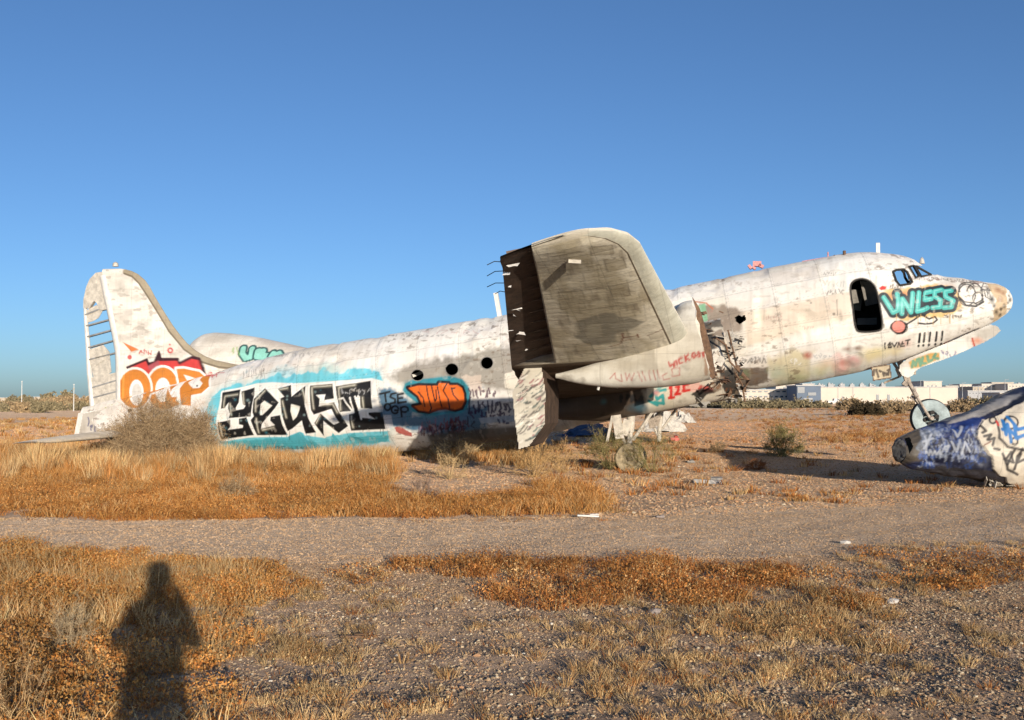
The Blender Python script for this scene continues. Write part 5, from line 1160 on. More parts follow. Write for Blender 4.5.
# ------------------------------------------------------------------ gravel
PHI = (1 + 5 ** .5) / 2
ico = np.array([(-1, PHI, 0), (1, PHI, 0), (-1, -PHI, 0), (1, -PHI, 0), (0, -1, PHI), (0, 1, PHI), (0, -1, -PHI), (0, 1, -PHI), (PHI, 0, -1), (PHI, 0, 1), (-PHI, 0, -1), (-PHI, 0, 1)]) / 1.9
icf = np.array([(0, 11, 5), (0, 5, 1), (0, 1, 7), (0, 7, 10), (0, 10, 11), (1, 5, 9), (5, 11, 4), (11, 10, 2), (10, 7, 6), (7, 1, 8), (3, 9, 4), (3, 4, 2), (3, 2, 6), (3, 6, 8), (3, 8, 9), (4, 9, 5), (2, 4, 11), (6, 2, 10), (8, 6, 7), (9, 8, 1)])
def stones(x, y, s0_, s1_, seed, pw=2.5):
    r = np.random.default_rng(seed); m = len(x)
    s_ = s0_ + (s1_ - s0_) * r.random(m) ** pw
    sc = np.stack([s_ * r.uniform(.7, 1.4, m), s_ * r.uniform(.7, 1.2, m), s_ * r.uniform(.45, .8, m)], 1)
    V = ico[None] * (1 + r.normal(0, .16, (m, 12, 1))) * sc[:, None]
    t = r.uniform(0, 2 * math.pi, m); c, k = np.cos(t)[:, None], np.sin(t)[:, None]
    X_ = V[..., 0] * c - V[..., 1] * k + x[:, None]; Y_ = V[..., 0] * k + V[..., 1] * c + y[:, None]; Z_ = V[..., 2] + (hgt(x, y) + sc[:, 2] * .3)[:, None]
    F = (icf[None] + 12 * np.arange(m)[:, None, None]).reshape(-1, 3)
    cl = np.array([lin(c) for c in [(172, 150, 120), (148, 128, 102), (188, 168, 138), (124, 104, 84), (166, 136, 104), (200, 186, 160), (136, 118, 98), (176, 138, 104), (226, 218, 202)]])
    p_ = r.choice(len(cl), m, p=[.18, .18, .14, .14, .12, .06, .1, .07, .01]); cc = cl[p_] * r.uniform(.8, 1.2, m)[:, None]
    return np.stack([X_, Y_, Z_], -1).reshape(-1, 3), F, np.repeat(cc, 12, 0)
vs_ = Veg()
x, y = scatter([(-40, 568), (1064, 562), (1064, 740), (-40, 740)], 1500, 301, .1)
k = fbm(x * 1.1, y * 1.1, 77) + rng.normal(0, .12, len(x)) > .38; vs_.add(stones(x[k], y[k], .003, .013, 302))
x, y = scatter([(330, 585), (1064, 600), (1064, 740), (330, 740)], 60, 303, .1); vs_.add(stones(x, y, .008, .020, 304, 3))
x, y = scatter([(-40, 519), (600, 518), (1064, 492), (1064, 558), (600, 562), (-40, 555)], 60, 305, .2); vs_.add(stones(x, y, .004, .016, 306, 3))
x, y = scatter([(600, 450), (1064, 450), (1064, 500), (600, 515)], 14, 307, .2); vs_.add(stones(x, y, .01, .03, 308, 3))
gr = vs_.build('gravel', M['stone']); tag(gr, kind='stuff')
def clods(x, y, h0, h1, seed, cols):
    r = np.random.default_rng(seed); m = len(x); h = r.uniform(h0, h1, m) * r.uniform(.5, 1.3, m); w_ = h * r.uniform(1.2, 2.6, m); t = r.uniform(0, 6.28, m)
    a = np.stack([t + k * math.pi / 2 + r.normal(0, .25, m) for k in range(4)], 1); rr_ = w_[:, None] * r.uniform(.7, 1.3, (m, 4)); z0 = hgt(x, y) + np.where(onroad(x, y), .007, 0)
    R4 = np.stack([x[:, None] + rr_ * np.cos(a), y[:, None] + rr_ * np.sin(a), np.repeat(z0[:, None], 4, 1) - .004], -1)
    T_ = np.stack([x + r.normal(0, .3, m) * w_, y + r.normal(0, .3, m) * w_, z0 + h], -1)[:, None]
    V = np.concatenate([R4, T_], 1).reshape(-1, 3); b = np.arange(m)[:, None] * 5
    F = np.concatenate([b + [0, 1, 4], b + [1, 2, 4], b + [2, 3, 4], b + [3, 0, 4]])
    cl = np.array([lin(c) for c in cols]); cc = cl[r.integers(0, len(cl), m)] * r.uniform(.8, 1.15, m)[:, None]; return V, F, np.repeat(cc, 5, 0)
SOIL = [(198, 166, 130), (188, 156, 118), (206, 176, 142), (178, 144, 110), (194, 160, 122)]; RED_ = [(190, 146, 106), (198, 156, 118), (178, 134, 96), (186, 142, 104)]
vc = Veg()
x, y = scatter([(-40, 518), (600, 517), (1064, 488), (1064, 560), (600, 566), (-40, 560)], 1500, 320, .2); vc.add(clods(x, y, .002, .0065, 321, SOIL))
x, y = scatter([(-40, 556), (1064, 556), (1064, 740), (-40, 740)], 1300, 322, .1); vc.add(clods(x, y, .002, .006, 323, SOIL))
x, y = scatter([(400, 446), (1064, 440), (1064, 500), (600, 520), (400, 490)], 260, 324, .2); vc.add(clods(x, y, .005, .016, 325, SOIL + RED_))
x, y = scatter([(-40, 424), (1064, 420), (1064, 448), (-40, 452)], 26, 326, .2); k = x < 60; vc.add(clods(x[k], y[k], .014, .04, 327, RED_))
tag(vc.build('soil_clods', M['stone']), kind='stuff')
# a few larger stones and scraps one can point to
def rock(px_, py_, s_, mat, label, cat='stone', group=None):
    gx, gy = ground_pt(px_, py_); r = np.random.default_rng(int(px_ * 7 + py_)); bm_v = ico * s_ * (1 + r.normal(0, .12, (12, 1))) * [1.2, .9, .6]
    V = [bm_v]; a = bm_v[icf]; mid = []; F = []
    vl = bm_v.tolist(); cache = {}
    def mp_(i, j):
        q = (min(i, j), max(i, j))
        if q not in cache: cache[q] = len(vl); vl.append(list((np.array(vl[i]) + vl[j]) / 2 * 1.07 + r.normal(0, s_ * .03, 3)))
        return cache[q]
    for i, j, k in icf:
        a_, b_, c_ = mp_(i, j), mp_(j, k), mp_(k, i); F += [(i, a_, c_), (j, b_, a_), (k, c_, b_), (a_, b_, c_)]
    o = mesh_obj('stone', np.array(vl), np.array(F), mat, None, None, smooth=False)
    o.location = (gx, gy, float(hgt(gx, gy)) + s_ * .25); tag(o, label, cat, group); return o
M['palestone'] = mat_simple('pale_stone', (.6, .55, .48), .9, var=.2, scale=20, bump=.01); M['greystone'] = mat_simple('grey_stone', (.3, .25, .22), .9, var=.3, scale=20, bump=.01)
rock(892, 601, .05, M['palestone'], 'white stone in the right foreground beside the straw tufts')
rock(837, 600, .06, M['palestone'], 'pale lumpy stone left of the white stone in the right foreground')
rock(724, 578, .05, M['greystone'], 'small grey stone in the rusty plants of the middle foreground')
rock(540, 560, .05, M['greystone'], 'grey stone at the near edge of the gravel road')
rock(655, 611, .05, M['greystone'], 'flat grey stone just below the rusty plant strip')
rock(846, 543, .05, M['palestone'], 'small pale stone lying on the near edge of the road at right')
def scrap(name, px_, py_, w_, d_, mat, label, cat, rz=0, h_=.02):
    gx, gy = ground_pt(px_, py_); mb = MB(); mb.box((0, 0, h_ / 2), (w_, d_, h_), rotm((0, 1, 0), R(3))); mb.box((w_ * .3, d_ * .3, h_ * 1.4), (w_ * .4, d_ * .5, h_ * .5), rotm((1, 0, 0), R(14)))
    o = mb.build(name, mat); o.location = (gx, gy, float(hgt(gx, gy)) + .01); o.rotation_euler = (0, 0, R(rz)); tag(o, label, cat); return o
scrap('plastic_strip', 588, 519, .30, .05, M['white'], 'small white strip lying on the far edge of the gravel road', 'litter', 6)
scrap('metal_scrap', 708, 483, .55, .18, M['alu'], 'bent pale metal scrap on bare ground between the weeds and the road', 'scrap', -12, .07)
scrap('metal_scrap', 690, 463, .22, .12, M['grey'], 'small dark scrap on bare soil right of the landing wheel', 'scrap', 20, .04)
scrap('plank', 352, 637, .16, .03, M['rust'], 'short brown stick among the pebbles of the left foreground', 'stick', 10, .012)
scrap('red_scrap', 674, 441, .35, .25, M['red'], 'crumpled red scrap on the ground right of the landing gear', 'litter', 10, .12)
scrap('board_scrap', 660, 609 - 90, .12, .06, M['greystone'], 'thin grey chip at the far edge of the gravel road', 'scrap', 10, .02)
# heap with shade put into its blue, and crumpled sheets under the wing
def crumple(name, px_, py_, w_, d_, h_, mat, label, cat, seed=1, n=22, fq=2):
    gx, gy = ground_pt(px_, py_); a = np.linspace(-1, 1, n); A_, B_ = np.meshgrid(a, a)
    z = h_ * (fbm(A_ * fq + 7, B_ * fq, seed, 4) * 1.6 - .3) * np.clip(1.15 - np.hypot(A_, B_) ** 2, 0, 1)
    V = np.stack([A_ * w_ / 2 + (fbm(A_ * 4, B_ * 4, seed + 1) - .5) * .5 * w_, B_ * d_ / 2, np.maximum(z, .01) + .02], -1).reshape(-1, 3)
    o = mesh_obj(name, V, gridquads(n, n), mat, None, None, smooth=False); o.location = (gx, gy, float(hgt(gx, gy))); tag(o, label, cat); return o
crumple('shaded_heap', 588, 436, 2.4, 2.4, .8, M['blue'], 'crumpled heap under the wing, with bluish shade put into its colour', 'shaded_heap', 3)
crumple('crumpled_sheet', 664, 432, 2.0, 1.3, 1.25, M['cream'], 'heap of crumpled white sheets behind the landing gear', 'sheet metal', 9, 20, 4)
crumple('crumpled_sheet', 684, 423, 1.5, 1.2, .9, M['cream'], 'low cream heap of bent sheets right of the white heap', 'sheet metal', 19, 20, 4)
# ------------------------------------------------------------------ bushes
def twigs(base, rad, ht, nst, nbr, ntw, cols, seed, w0=.014, up=.5, leaf=0, leafcols=None):
    r = np.random.default_rng(seed)
    def ribbons(p0, p1, w_, w1):
        d = p1 - p0; s_ = np.cross(d, r.normal(0, 1, d.shape)); s_ /= np.linalg.norm(s_, axis=1, keepdims=True) + 1e-9
        V = np.stack([p0 - s_ * w_ / 2, p0 + s_ * w_ / 2, p1 + s_ * w1 / 2, p1 - s_ * w1 / 2], 1).reshape(-1, 3)
        b = np.arange(len(p0))[:, None] * 4; return V, np.concatenate([b + [0, 1, 2], b + [0, 2, 3]])
    out = Veg(); cl = np.array([lin(c) for c in cols])
    def put(p0, p1, w_, w1):
        V, F = ribbons(p0, p1, w_, w1); cc = cl[r.integers(0, len(cl), len(p0))] * r.uniform(.7, 1.25, len(p0))[:, None]; out.add((V, F, np.repeat(cc, 4, 0)))
    th = r.uniform(0, 2 * math.pi, nst); el = np.arccos(r.uniform(.02, 1, nst) ** up); L_ = r.uniform(.7, 1.08, nst)
    d = np.stack([np.cos(th) * np.sin(el) * rad, np.sin(th) * np.sin(el) * rad, np.cos(el) * ht], 1) * L_[:, None]
    p0 = np.stack([np.cos(th), np.sin(th), 0 * th], 1) * rad * .08; pm = p0 + d * .5 + r.normal(0, .07, d.shape) * rad; p1 = d + r.normal(0, .04, d.shape) * rad
    put(p0, pm, w0, w0 * .8); put(pm, p1, w0 * .8, w0 * .4)
    t = r.uniform(.35, 1, (nst, nbr)); S = (pm[:, None] + (p1 - pm)[:, None] * t[..., None]).reshape(-1, 3); dd = np.repeat(d, nbr, 0); dn = dd / np.linalg.norm(dd, axis=1, keepdims=True)
    v = dn * .6 + r.normal(0, .7, S.shape); E = S + v * rad * r.uniform(.1, .26, len(S))[:, None]; put(S, E, w0 * .55, w0 * .3)
    t = r.uniform(.2, 1, (len(S), ntw)); S2 = (S[:, None] + (E - S)[:, None] * t[..., None]).reshape(-1, 3); v = r.normal(0, 1, S2.shape) + np.repeat(dn, ntw, 0) * .5
    E2 = S2 + v * rad * r.uniform(.03, .09, len(S2))[:, None]; E2[:, 2] = np.maximum(E2[:, 2], .01); put(S2, E2, w0 * .4, w0 * .2)
    if leaf:
        q = E2[r.integers(0, len(E2), leaf)] + r.normal(0, .03 * rad, (leaf, 3)); a = r.normal(0, 1, (leaf, 3)); a /= np.linalg.norm(a, axis=1, keepdims=True); b = r.normal(0, 1, (leaf, 3)); b /= np.linalg.norm(b, axis=1, keepdims=True); s_ = w0 * 1.3
        lc = np.array([lin(c) for c in (leafcols or cols)]); out.add((np.stack([q - a * s_, q + a * s_, q + b * s_ * 1.4], 1).reshape(-1, 3), np.arange(leaf * 3).reshape(-1, 3), np.repeat(lc[r.integers(0, len(lc), leaf)] * r.uniform(.7, 1.3, leaf)[:, None], 3, 0)))
    return out
def bush(name, px_, py_, wpx, hpx, label, cat='bush', group=None, cols=None, seed=1, dens=(70, 9, 5), leaf=0, leafcols=None, w0=None, Y_=None):
    gx, gy = ground_pt(px_, py_) if Y_ is None else (at(px_, 400, Y_)[0], Y_)
    sc = gy / FPX; w0 = w0 or max(.008, sc * .5)
    o = twigs(None, wpx * sc / 2, hpx * sc, *dens, cols or [(150, 124, 92), (120, 98, 72), (172, 148, 112)], seed, w0, .6, leaf, leafcols).build(name, M['twig'])
    o.location = (gx, gy, float(hgt(gx, gy)) - .02 if gy < 80 else 0); tag(o, label, cat, group); return o
BR = [(160, 138, 106), (126, 104, 78), (184, 160, 124), (142, 116, 86)]; GN = [(128, 122, 78), (146, 136, 90), (104, 98, 64)]
bush('dry_bush', 158, 463, 92, 66, 'big rounded grey-brown twiggy bush in front of the aircraft tail', cols=BR, seed=11, dens=(210, 15, 6), leaf=4000, leafcols=BR)
bush('dry_bush', 196, 462, 60, 52, 'brown twiggy bush right of the big bush, below the black letters', cols=BR, seed=12, dens=(120, 13, 6), leaf=3000, leafcols=BR)
bush('dry_bush', 128, 460, 60, 44, 'low brown bush at the left foot of the big tail bush', cols=BR, seed=13, dens=(110, 12, 5), leaf=2500, leafcols=BR)
bush('dry_weed', 535, 478, 56, 44, 'straw-coloured branching weed at the foot of the hanging flap', 'weed', cols=[(206, 172, 120), (180, 146, 100), (160, 126, 84)], seed=14, dens=(70, 8, 4))
bush('dry_weed', 562, 474, 40, 34, 'thin dry weed just right of the weed by the flap', 'weed', cols=[(196, 162, 112), (160, 130, 92)], seed=15, dens=(40, 7, 4))
bush('green_weed', 612, 470, 64, 50, 'greenish twiggy weed tangled around the landing wheel', 'weed', cols=GN + [(170, 146, 104)], seed=16, dens=(90, 9, 5), leaf=1500, leafcols=GN)
bush('green_weed', 652, 472, 54, 46, 'sparse olive weed right of the landing wheel', 'weed', cols=GN + [(180, 150, 104)], seed=17, dens=(50, 8, 5), leaf=700, leafcols=GN)
bush('green_weed', 782, 456, 44, 34, 'lone olive-green weed on the bare ground below the forward fuselage', 'weed', cols=GN, seed=18, dens=(90, 8, 5), leaf=1200, leafcols=GN)
bush('dry_weed', 757, 468, 26, 11, 'small rusty tuft in front of the lone olive-green weed', 'weed', cols=[(160, 104, 60), (130, 84, 50)], seed=19, dens=(60, 7, 4))
bush('dry_weed', 718, 452, 20, 12, 'small dark tuft left of the lone olive-green weed', 'weed', cols=BR, seed=20, dens=(50, 7, 4))
bush('dry_weed', 450, 480, 44, 26, 'pale spiky weed in front of the shaded belly', 'weed', cols=[(206, 180, 134), (170, 140, 100)], seed=21, dens=(50, 7, 4))
bush('dry_weed', 455, 459, 60, 22, 'wispy straw weed in the shade under the orange lettering', 'weed', cols=[(206, 180, 134), (150, 126, 96)], seed=22, dens=(60, 7, 4))
bush('dry_weed', 18, 722, 90, 86, 'pale bare-stemmed weed in the bottom left corner', 'weed', cols=[(190, 162, 120), (140, 112, 80), (110, 84, 58)], seed=23, dens=(40, 7, 4), w0=.006)
bush('dry_weed', 70, 650, 60, 56, 'grey feathery weed among the rusty plants at left', 'weed', cols=[(176, 158, 128), (150, 128, 98)], seed=24, dens=(50, 8, 4), w0=.005)
bush('dry_weed', 235, 500, 44, 30, 'grey-brown weed in the golden grass, left of two', 'weed', cols=BR, seed=25, dens=(60, 8, 4))
bush('dry_weed', 425, 497, 40, 22, 'purplish grey weed at the right end of the golden grass', 'weed', cols=[(150, 130, 116), (130, 108, 92)], seed=26, dens=(60, 8, 4))
for i, (a, b, w_, h_, lb) in enumerate([(48, 470, 46, 34, 'tall pale grass clump at the far left of the golden belt'), (98, 474, 44, 30, 'tall pale grass clump in front of the big tail bush'), (222, 472, 50, 34, 'tall pale grass clump below the first black letter'), (326, 470, 36, 28, 'tall pale grass clump below the black letters, near their middle'), (378, 462, 34, 20, 'pale grass clump right of the black letters')]):
    gx, gy = ground_pt(a, b); sc = gy / FPX; r_ = np.random.default_rng(50 + i)
    cx = gx + r_.normal(0, w_ * sc * .22, 26); cy = gy + r_.normal(0, .35, 26); v = Veg(); V, F, Cc = blades(cx - gx, cy - gy, 44, .2, h_ * sc * .55, h_ * sc * 1.0, .010, PALE + STRAW, .4, seed=60 + i); v.add((V, F, Cc))
    o = v.build('grass_clump', M['grass']); o.location = (gx, gy, 0); tag(o, lb, 'grass clump')
# ================================================================== background
def bx(name, px0, px1, pyt, Y_, dep, mat, label, cat, extra=None, roof=None, base=0):
    a = at(px0, 400, Y_)[0]; b = at(px1, 400, Y_)[0]; z = at(0, pyt, Y_)[2]
    r_ = empty(name, None, ((a + b) / 2, Y_ + dep / 2, 0)); tag(r_, label, cat); w_ = b - a
    mb = MB(); mb.box((0, 0, z / 2), (w_, dep, z)); mb.build('wall', mat, r_)
    mb = MB(); mb.box((0, 0, z + .15), (w_ + .6, dep + .6, .3)); mb.build('roof', roof or M['roofm'], r_)
    def win(px_, py_, wp, hp, m_, nm, thick=.15):
        c = at(px_, py_, Y_); mb = MB(); mb.box((c[0] - (a + b) / 2, -dep / 2 - thick / 2 + .02, max(c[2], hp * Y_ / FPX / 2 + .02)), (wp * Y_ / FPX, thick, hp * Y_ / FPX)); return mb.build(nm, m_, r_)
    if extra: extra(r_, win, (a + b) / 2, Y_, dep, z)
    return r_
def wh(r_, win, xc, Y_, dep, z):
    for px_, wp, hp in ((877.5, 2.6, 9), (888.5, 2.6, 9), (843, 2.2, 5)): win(px_, 399, wp, hp, M['glass'], 'door')
    for px_ in (838, 853, 916, 930): win(px_, 393, .5, 14, M['bgrey'], 'drainpipe')
    for k in range(30):
        px_ = 800 + k * 3.6 + (k % 4) * .5; c = at(px_, 385, Y_); h_ = .5 + (k * 7 % 5) * .2; mb = MB(); mb.box((c[0] - xc, (k % 3) * 3 - 3, z + .3 + h_ / 2), (.9 + (k % 3) * .5, 1.2, h_)); mb.box((c[0] - xc, (k % 3) * 3 - 3, z + .4 + h_), (.5, .6, .6)); mb.build('roof_vent', M['glass'] if k % 5 else M['bgrey'], r_)
bx('warehouse', 800, 958, 387.5, 380, 40, M['bwhite'], 'long low white warehouse with dark doors and roof vents on the horizon', 'warehouse', wh)
def off(r_, win, xc, Y_, dep, z):
    for k in range(12): win(740 + k * 5.2, 396.6, 2.8, 1.5, M['glass'], 'window')
    for k in range(8): win(742 + k * 6.0, 391.6, 3.4, 1.2, M['glass'], 'window')
bx('office_building', 722, 801, 390, 340, 30, M['bwhite'], 'long white office block with rows of small windows, behind the forward belly', 'building', off)
bx('office_building', 776, 800, 383.6, 352, 14, M['bwhite'], 'raised white upper block behind the long office block', 'building', lambda r_, win, xc, Y_, dep, z: [win(786, 388, 5, 1.6, M['glass'], 'window')])
def bl(r_, win, xc, Y_, dep, z):
    win(801, 390, 7, 6, M['glass'], 'window'); win(812, 394, 8, 3, M['glass'], 'window'); win(808, 400, 9, 4, M['bgrey'], 'door')
bx('blue_building', 797, 821, 386, 325, 12, M['bblue'], 'small blue-grey building between the office block and the warehouse', 'building', bl)
bx('white_shed', 803, 814, 384.5, 335, 8, M['bwhite'], 'small white shed standing just behind the blue-grey building', 'building')
bx('white_house', 924, 942, 381.5, 520, 20, M['bwhite'], 'white two-step building rising behind the right end of the warehouse', 'building', lambda r_, win, xc, Y_, dep, z: [win(928 + 4 * k, 386, 1.4, 1.2, M['glass'], 'window') for k in range(3)])
far = [(905, 924, 388, 560, 'bwhite', 'flat pale roofed building left of the white two-step building'), (946, 958, 386, 640, 'btan', 'tan block behind the end of the warehouse'), (960, 972, 384.5, 700, 'bwhite', 'white block right of the warehouse, leftmost of the far row'), (973, 984, 387, 620, 'btan', 'low tan block second in the far row'),
       (982, 1000, 384, 720, 'bwhite', 'wide white block third in the far row'), (992, 1014, 382.5, 800, 'btan', 'tall tan block behind the wide white block'), (1008, 1030, 384, 700, 'bwhite', 'white block at the right edge above the cone wreck'), (968, 1024, 391, 540, 'bgrey', 'long grey low building below the far row'), (1000, 1012, 393, 470, 'bwhite', 'small white trailer shaped building above the cone wreck')]
for i, (a, b, t, Y_, m_, lb) in enumerate(far):
    bx('far_building', a, b, t, Y_, 18, M[m_], lb, 'building', lambda r_, win, xc, Y__, dep, z, a=a, b=b, t=t: [win(a + 2 + k * 3.2, t + 2.2, 1.2, .9, M['glass'], 'window') for k in range(int((b - a - 3) / 3.2) + 1)])
rb = random.Random(77)
for i in range(22):
    a = rb.uniform(902, 1030); w_ = rb.uniform(3, 11); t = rb.uniform(384.5, 391.5); Y_ = rb.uniform(600, 980); m_ = rb.choice(['btan', 'bgrey', 'bwhite', 'btan'])
    q = bx('far_building', a, a + w_, t, Y_, rb.uniform(8, 20), M[m_], 'small pale far-off building crowded into the right skyline', 'building'); q['group'] = 'small far buildings on the right skyline'
    c = at(a + w_ * .4, t, Y_); mb = MB(); mb.box((0, 0, c[2] + 1.0), (1.6, 2, 1.4)); mb.build('roof_unit', M['bgrey'], q)
for i in range(9):
    a = 907 + i * 13.5 + rb.uniform(-4, 4); Y_ = 430 + rb.uniform(0, 80); p = at(a, rb.uniform(379, 386), Y_); mb = MB(); mb.tube([(0, 0, 0), (0, 0, p[2])], .16, 6, .1); mb.tube([(0, 0, p[2] - .1), (1.6, 0, p[2])], .08, 5); o = mb.build('lamp_post', M['bgrey']); o.location = (p[0], Y_, 0); tag(o, 'thin grey lamp post in front of the right skyline', 'lamp post', 'lamp posts on the right skyline')
for a, b, t, lb in [(-30, 32, 398, 'long low tan building at the far left horizon'), (34, 60, 397.2, 'low cream building between the two white poles at left'), (62, 100, 398.2, 'low tan building beside the tail on the left horizon')]:
    bx('far_building', a, b, t, 620, 12, M['btan'], lb, 'building')
bx('far_building', 400 - 60, 400, 397.5, 640, 12, M['btan'], 'low tan building hidden behind the rear fuselage', 'building') if False else None
for px_, t, lb in [(22, 381, 'tall thin white pole at the far left'), (74, 384, 'shorter thin white pole left of the tail fin')]:
    p = at(px_, t, 150); mb = MB(); mb.tube([(0, 0, 0), (0, 0, p[2])], .07, 8, .04); mb.tube([(0, 0, p[2] - .1), (0, 0, p[2])], .1, 8); o = mb.build('white_pole', M['white'], None, True); o.location = (p[0], 150, 0); tag(o, lb, 'pole')
# pale parked pickup by the warehouse
pk = empty('parked_pickup', None, (at(836, 400, 330)[0], 330, 0)); tag(pk, 'white pickup parked in front of the warehouse, beside the blue-grey building', 'pickup')
mb = MB(); mb.prism([(-2.6, .5), (2.6, .5), (2.6, 1.05), (1.2, 1.15), (.7, 1.8), (-.7, 1.8), (-.9, 1.15), (-2.6, 1.15)], -.9, .9); mb.build('body', M['white'], pk)
mb = MB(); mb.prism([(.05, 1.2), (1.0, 1.2), (.65, 1.68), (.05, 1.68)], -.93, .93); mb.build('window', M['glass'], pk)
for sx in (-1.6, 1.7):
    for sy in (-.85, .85): mb = MB(); mb.lathe((sx, sy, .38), [(-.12, .001), (-.12, .36), (.12, .36), (.12, .001)], 16); mb.build('wheel', M['tyre'], pk, True)
# shrubs along the horizon
DK = [(140, 128, 100), (116, 106, 82), (156, 142, 110)]; TN = [(162, 140, 108), (140, 120, 92), (178, 152, 116)]
def shrub(px_, py_, w_, h_, cols, seed, label, group, proto=None):
    gx, gy = ground_pt(px_, py_); sc = gy / FPX
    return bush('shrub', px_, py_, w_, h_, label, 'shrub', group, cols, seed, (60, 7, 4), 1400, cols, w0=sc * 1.1)
for i, (a, b, w_, h_) in enumerate([(690, 407.5, 26, 5), (712, 408, 30, 6), (736, 408.5, 30, 6.5), (758, 408.5, 30, 6.5), (780, 408.5, 26, 6), (800, 408, 28, 5.5), (820, 408, 22, 4.5)]):
    shrub(a, b, w_, h_, DK, 400 + i, 'olive shrub in the row running below the white office block', 'olive shrubs below the office block')
shrub(864, 415.5, 36, 11, [(84, 72, 52), (70, 60, 44)], 420, 'dark low shrub in front of the warehouse doors', None); shrub(888, 414, 40, 11, TN, 421, 'brown shrub right of the dark low shrub, left of the nose wheel', None)
shrub(905, 411, 30, 8, TN, 422, 'brown shrub just behind the nose wheel strut', None); shrub(962, 412, 34, 9, TN, 423, 'brown shrub right of the nose wheel', None); shrub(850, 410, 30, 9, TN, 424, 'tan shrub behind the dark low shrub', None); shrub(990, 410, 34, 10, DK, 425, 'olive shrub above the slope of the cone wreck', None)
r_ = random.Random(9)
for i in range(16):
    a = -12 + i * 6.6 + r_.uniform(-2, 2); shrub(a, r_.uniform(408, 414), r_.uniform(14, 26), r_.uniform(6, 11), [DK, TN][i % 2], 440 + i, 'scrubby shrub in the belt across the dry field left of the tail', 'shrubs beyond the dry field at left')
for i, (a, h_) in enumerate([(48, 14), (68, 15), (24, 11)]):
    shrub(a, 407, 18, h_, DK, 470 + i, ['dark round tree-like shrub near the tail, taller than its neighbours', 'tallest dark shrub, right beside the rudder', 'dark shrub rising behind the taller white pole'][i], None)
tree_line = Veg()
for i in range(70):
    t_ = twigs(None, 1, 1, 14, 4, 3, DK, 900 + i, .16, .6, 220, DK)
    gx = -420 + i * 13 + r_.uniform(-5, 5); gy = r_.uniform(430, 600); s_ = r_.uniform(1.5, 3.2); hw_ = s_ * r_.uniform(1.2, 2.4)
    for V, F, Cc in zip(t_.V, t_.F, t_.C): tree_line.V.append(V * [hw_, hw_, s_] + [gx, gy, 0]); tree_line.F.append(F + tree_line.n); tree_line.C.append(Cc)
    tree_line.n += sum(len(v) for v in t_.V)
tl = tree_line.build('far_scrub', M['twig']); tag(tl, kind='stuff')
# ================================================================== the photographer, standing behind the camera
def skinned(name, pts, edges, radii, mat, parent=None, sub=2):
    me = bpy.data.meshes.new(name); me.from_pydata([tuple(p) for p in pts], edges, []); me.update()
    o = bpy.data.objects.new(name, me); col.objects.link(o); md = o.modifiers.new('skin', 'SKIN'); md.use_smooth_shade = True
    for v, r in zip(me.skin_vertices[0].data, radii): v.radius = (r, r) if not isinstance(r, tuple) else r
    me.skin_vertices[0].data[0].use_root = True
    sb = o.modifiers.new('sub', 'SUBSURF'); sb.levels = sub; sb.render_levels = sub; me.materials.append(mat)
    if parent is not None: o.parent = parent
    return o
by = -.24; bxx = .03
J = [(0, by, .95), (0, by, 1.12), (0, by, 1.30), (0, by, 1.44), (0, by + .01, 1.53), (0, by + .02, 1.62), (0, by + .01, 1.74),
     (.10, by, .90), (.11, by + .01, .50), (.12, by, .10), (.13, by + .12, .04), (-.10, by, .90), (-.11, by + .01, .50), (-.12, by, .10), (-.13, by + .12, .04),
     (.18, by, 1.42), (.30, by + .03, 1.22), (.12, by + .16, 1.50), (.075, by + .18, 1.57), (-.18, by, 1.42), (-.30, by + .03, 1.22), (-.12, by + .16, 1.50), (-.075, by + .18, 1.57)]
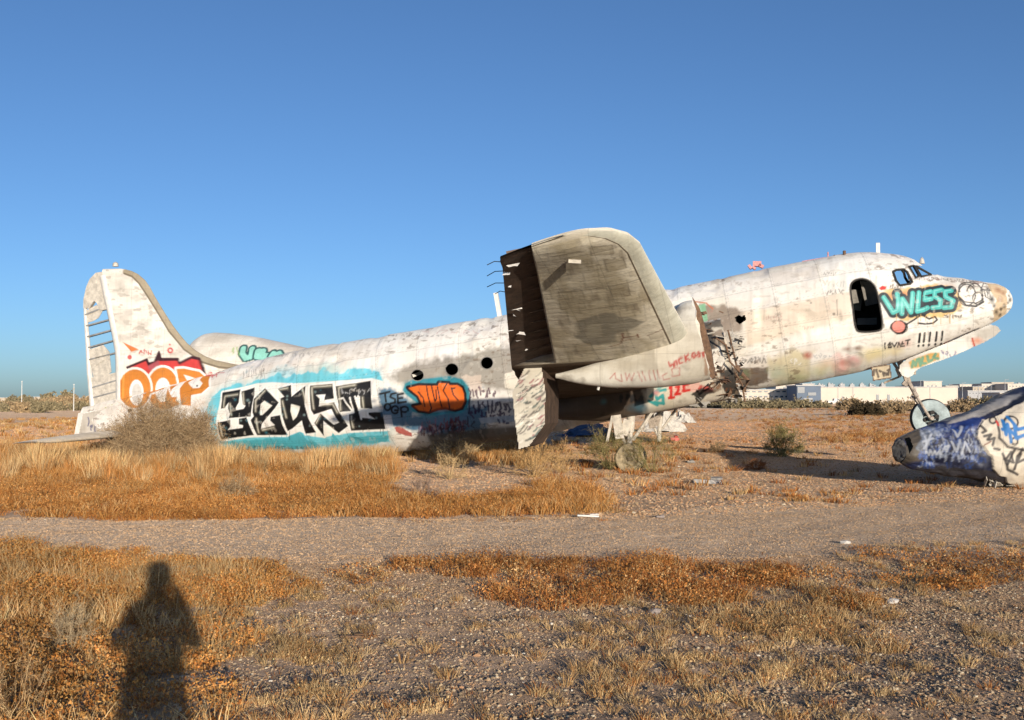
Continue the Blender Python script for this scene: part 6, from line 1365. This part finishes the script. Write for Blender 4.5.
E = [(0, 1), (1, 2), (2, 3), (3, 4), (4, 5), (5, 6), (0, 7), (7, 8), (8, 9), (9, 10), (0, 11), (11, 12), (12, 13), (13, 14), (3, 15), (15, 16), (16, 17), (17, 18), (3, 19), (19, 20), (20, 21), (21, 22)]
J = [(a + bxx, b, c) for a, b, c in J]; J = [(bxx + (a - bxx) * (.88 if abs(a - bxx) > .15 else 1), b, c) for a, b, c in J]
RR = [(.17, .13), (.17, .12), (.18, .12), (.13, .09), .06, .10, .095, .11, .075, .055, .05, .11, .075, .055, .05, .085, .065, .045, .038, .085, .065, .045, .038]
person = skinned('person', J, E, RR, M['cloth']); tag(person, 'person in a dark jacket holding up a camera, seen only as the long shadow', 'person')
mb = MB(); mb.lathe((bxx, by + .015, 1.70), [(0, .001), (0, .118), (.05, .117), (.10, .085), (.125, .03), (.128, .001)], 20, (0, 0, 1)); mb.box((bxx, by + .12, 1.71), (.14, .1, .012)); mb.build('cap', M['cloth'], person, True)
mb = MB(); mb.lathe((bxx, by, .82), [(0, .001), (0, .2), (.2, .175), (.45, .18), (.58, .15), (.70, .09), (.84, .10), (.93, .07), (.93, .001)], 24, (0, 0, 1)); mb.build('jacket', M['cloth'], person, True)
for sx in (-1, 1):
    for k in range(4):
        b0 = np.array([bxx + sx * .072, by + .185, 1.605 + .018 * k - .03]); skinned('finger', [b0, b0 + [-sx * .004, .03, .004], b0 + [-sx * .022, .045, .004], b0 + [-sx * .036, .042, 0]], [(0, 1), (1, 2), (2, 3)], [.009, .009, .008, .007], M['skinh'], person, 1)
    b0 = np.array([bxx + sx * .07, by + .16, 1.57]); skinned('thumb', [b0, b0 + [-sx * .01, -.01, .03], b0 + [-sx * .02, -.012, .055]], [(0, 1), (1, 2)], [.011, .010, .008], M['skinh'], person, 1)
mb = MB(); mb.box((bxx, by + .17, 1.65), (.13, .05, .09)); cb_ = mb.build('camera_body', M['blackp']); tag(cb_, 'black camera held up at eye level by the photographer', 'camera')
mb = MB(); mb.lathe((bxx, by + .19, 1.65), [(0, .034), (.022, .034), (.022, .001)], 20, (0, 1, 0)); mb.build('lens', M['blackp'], cb_, True)
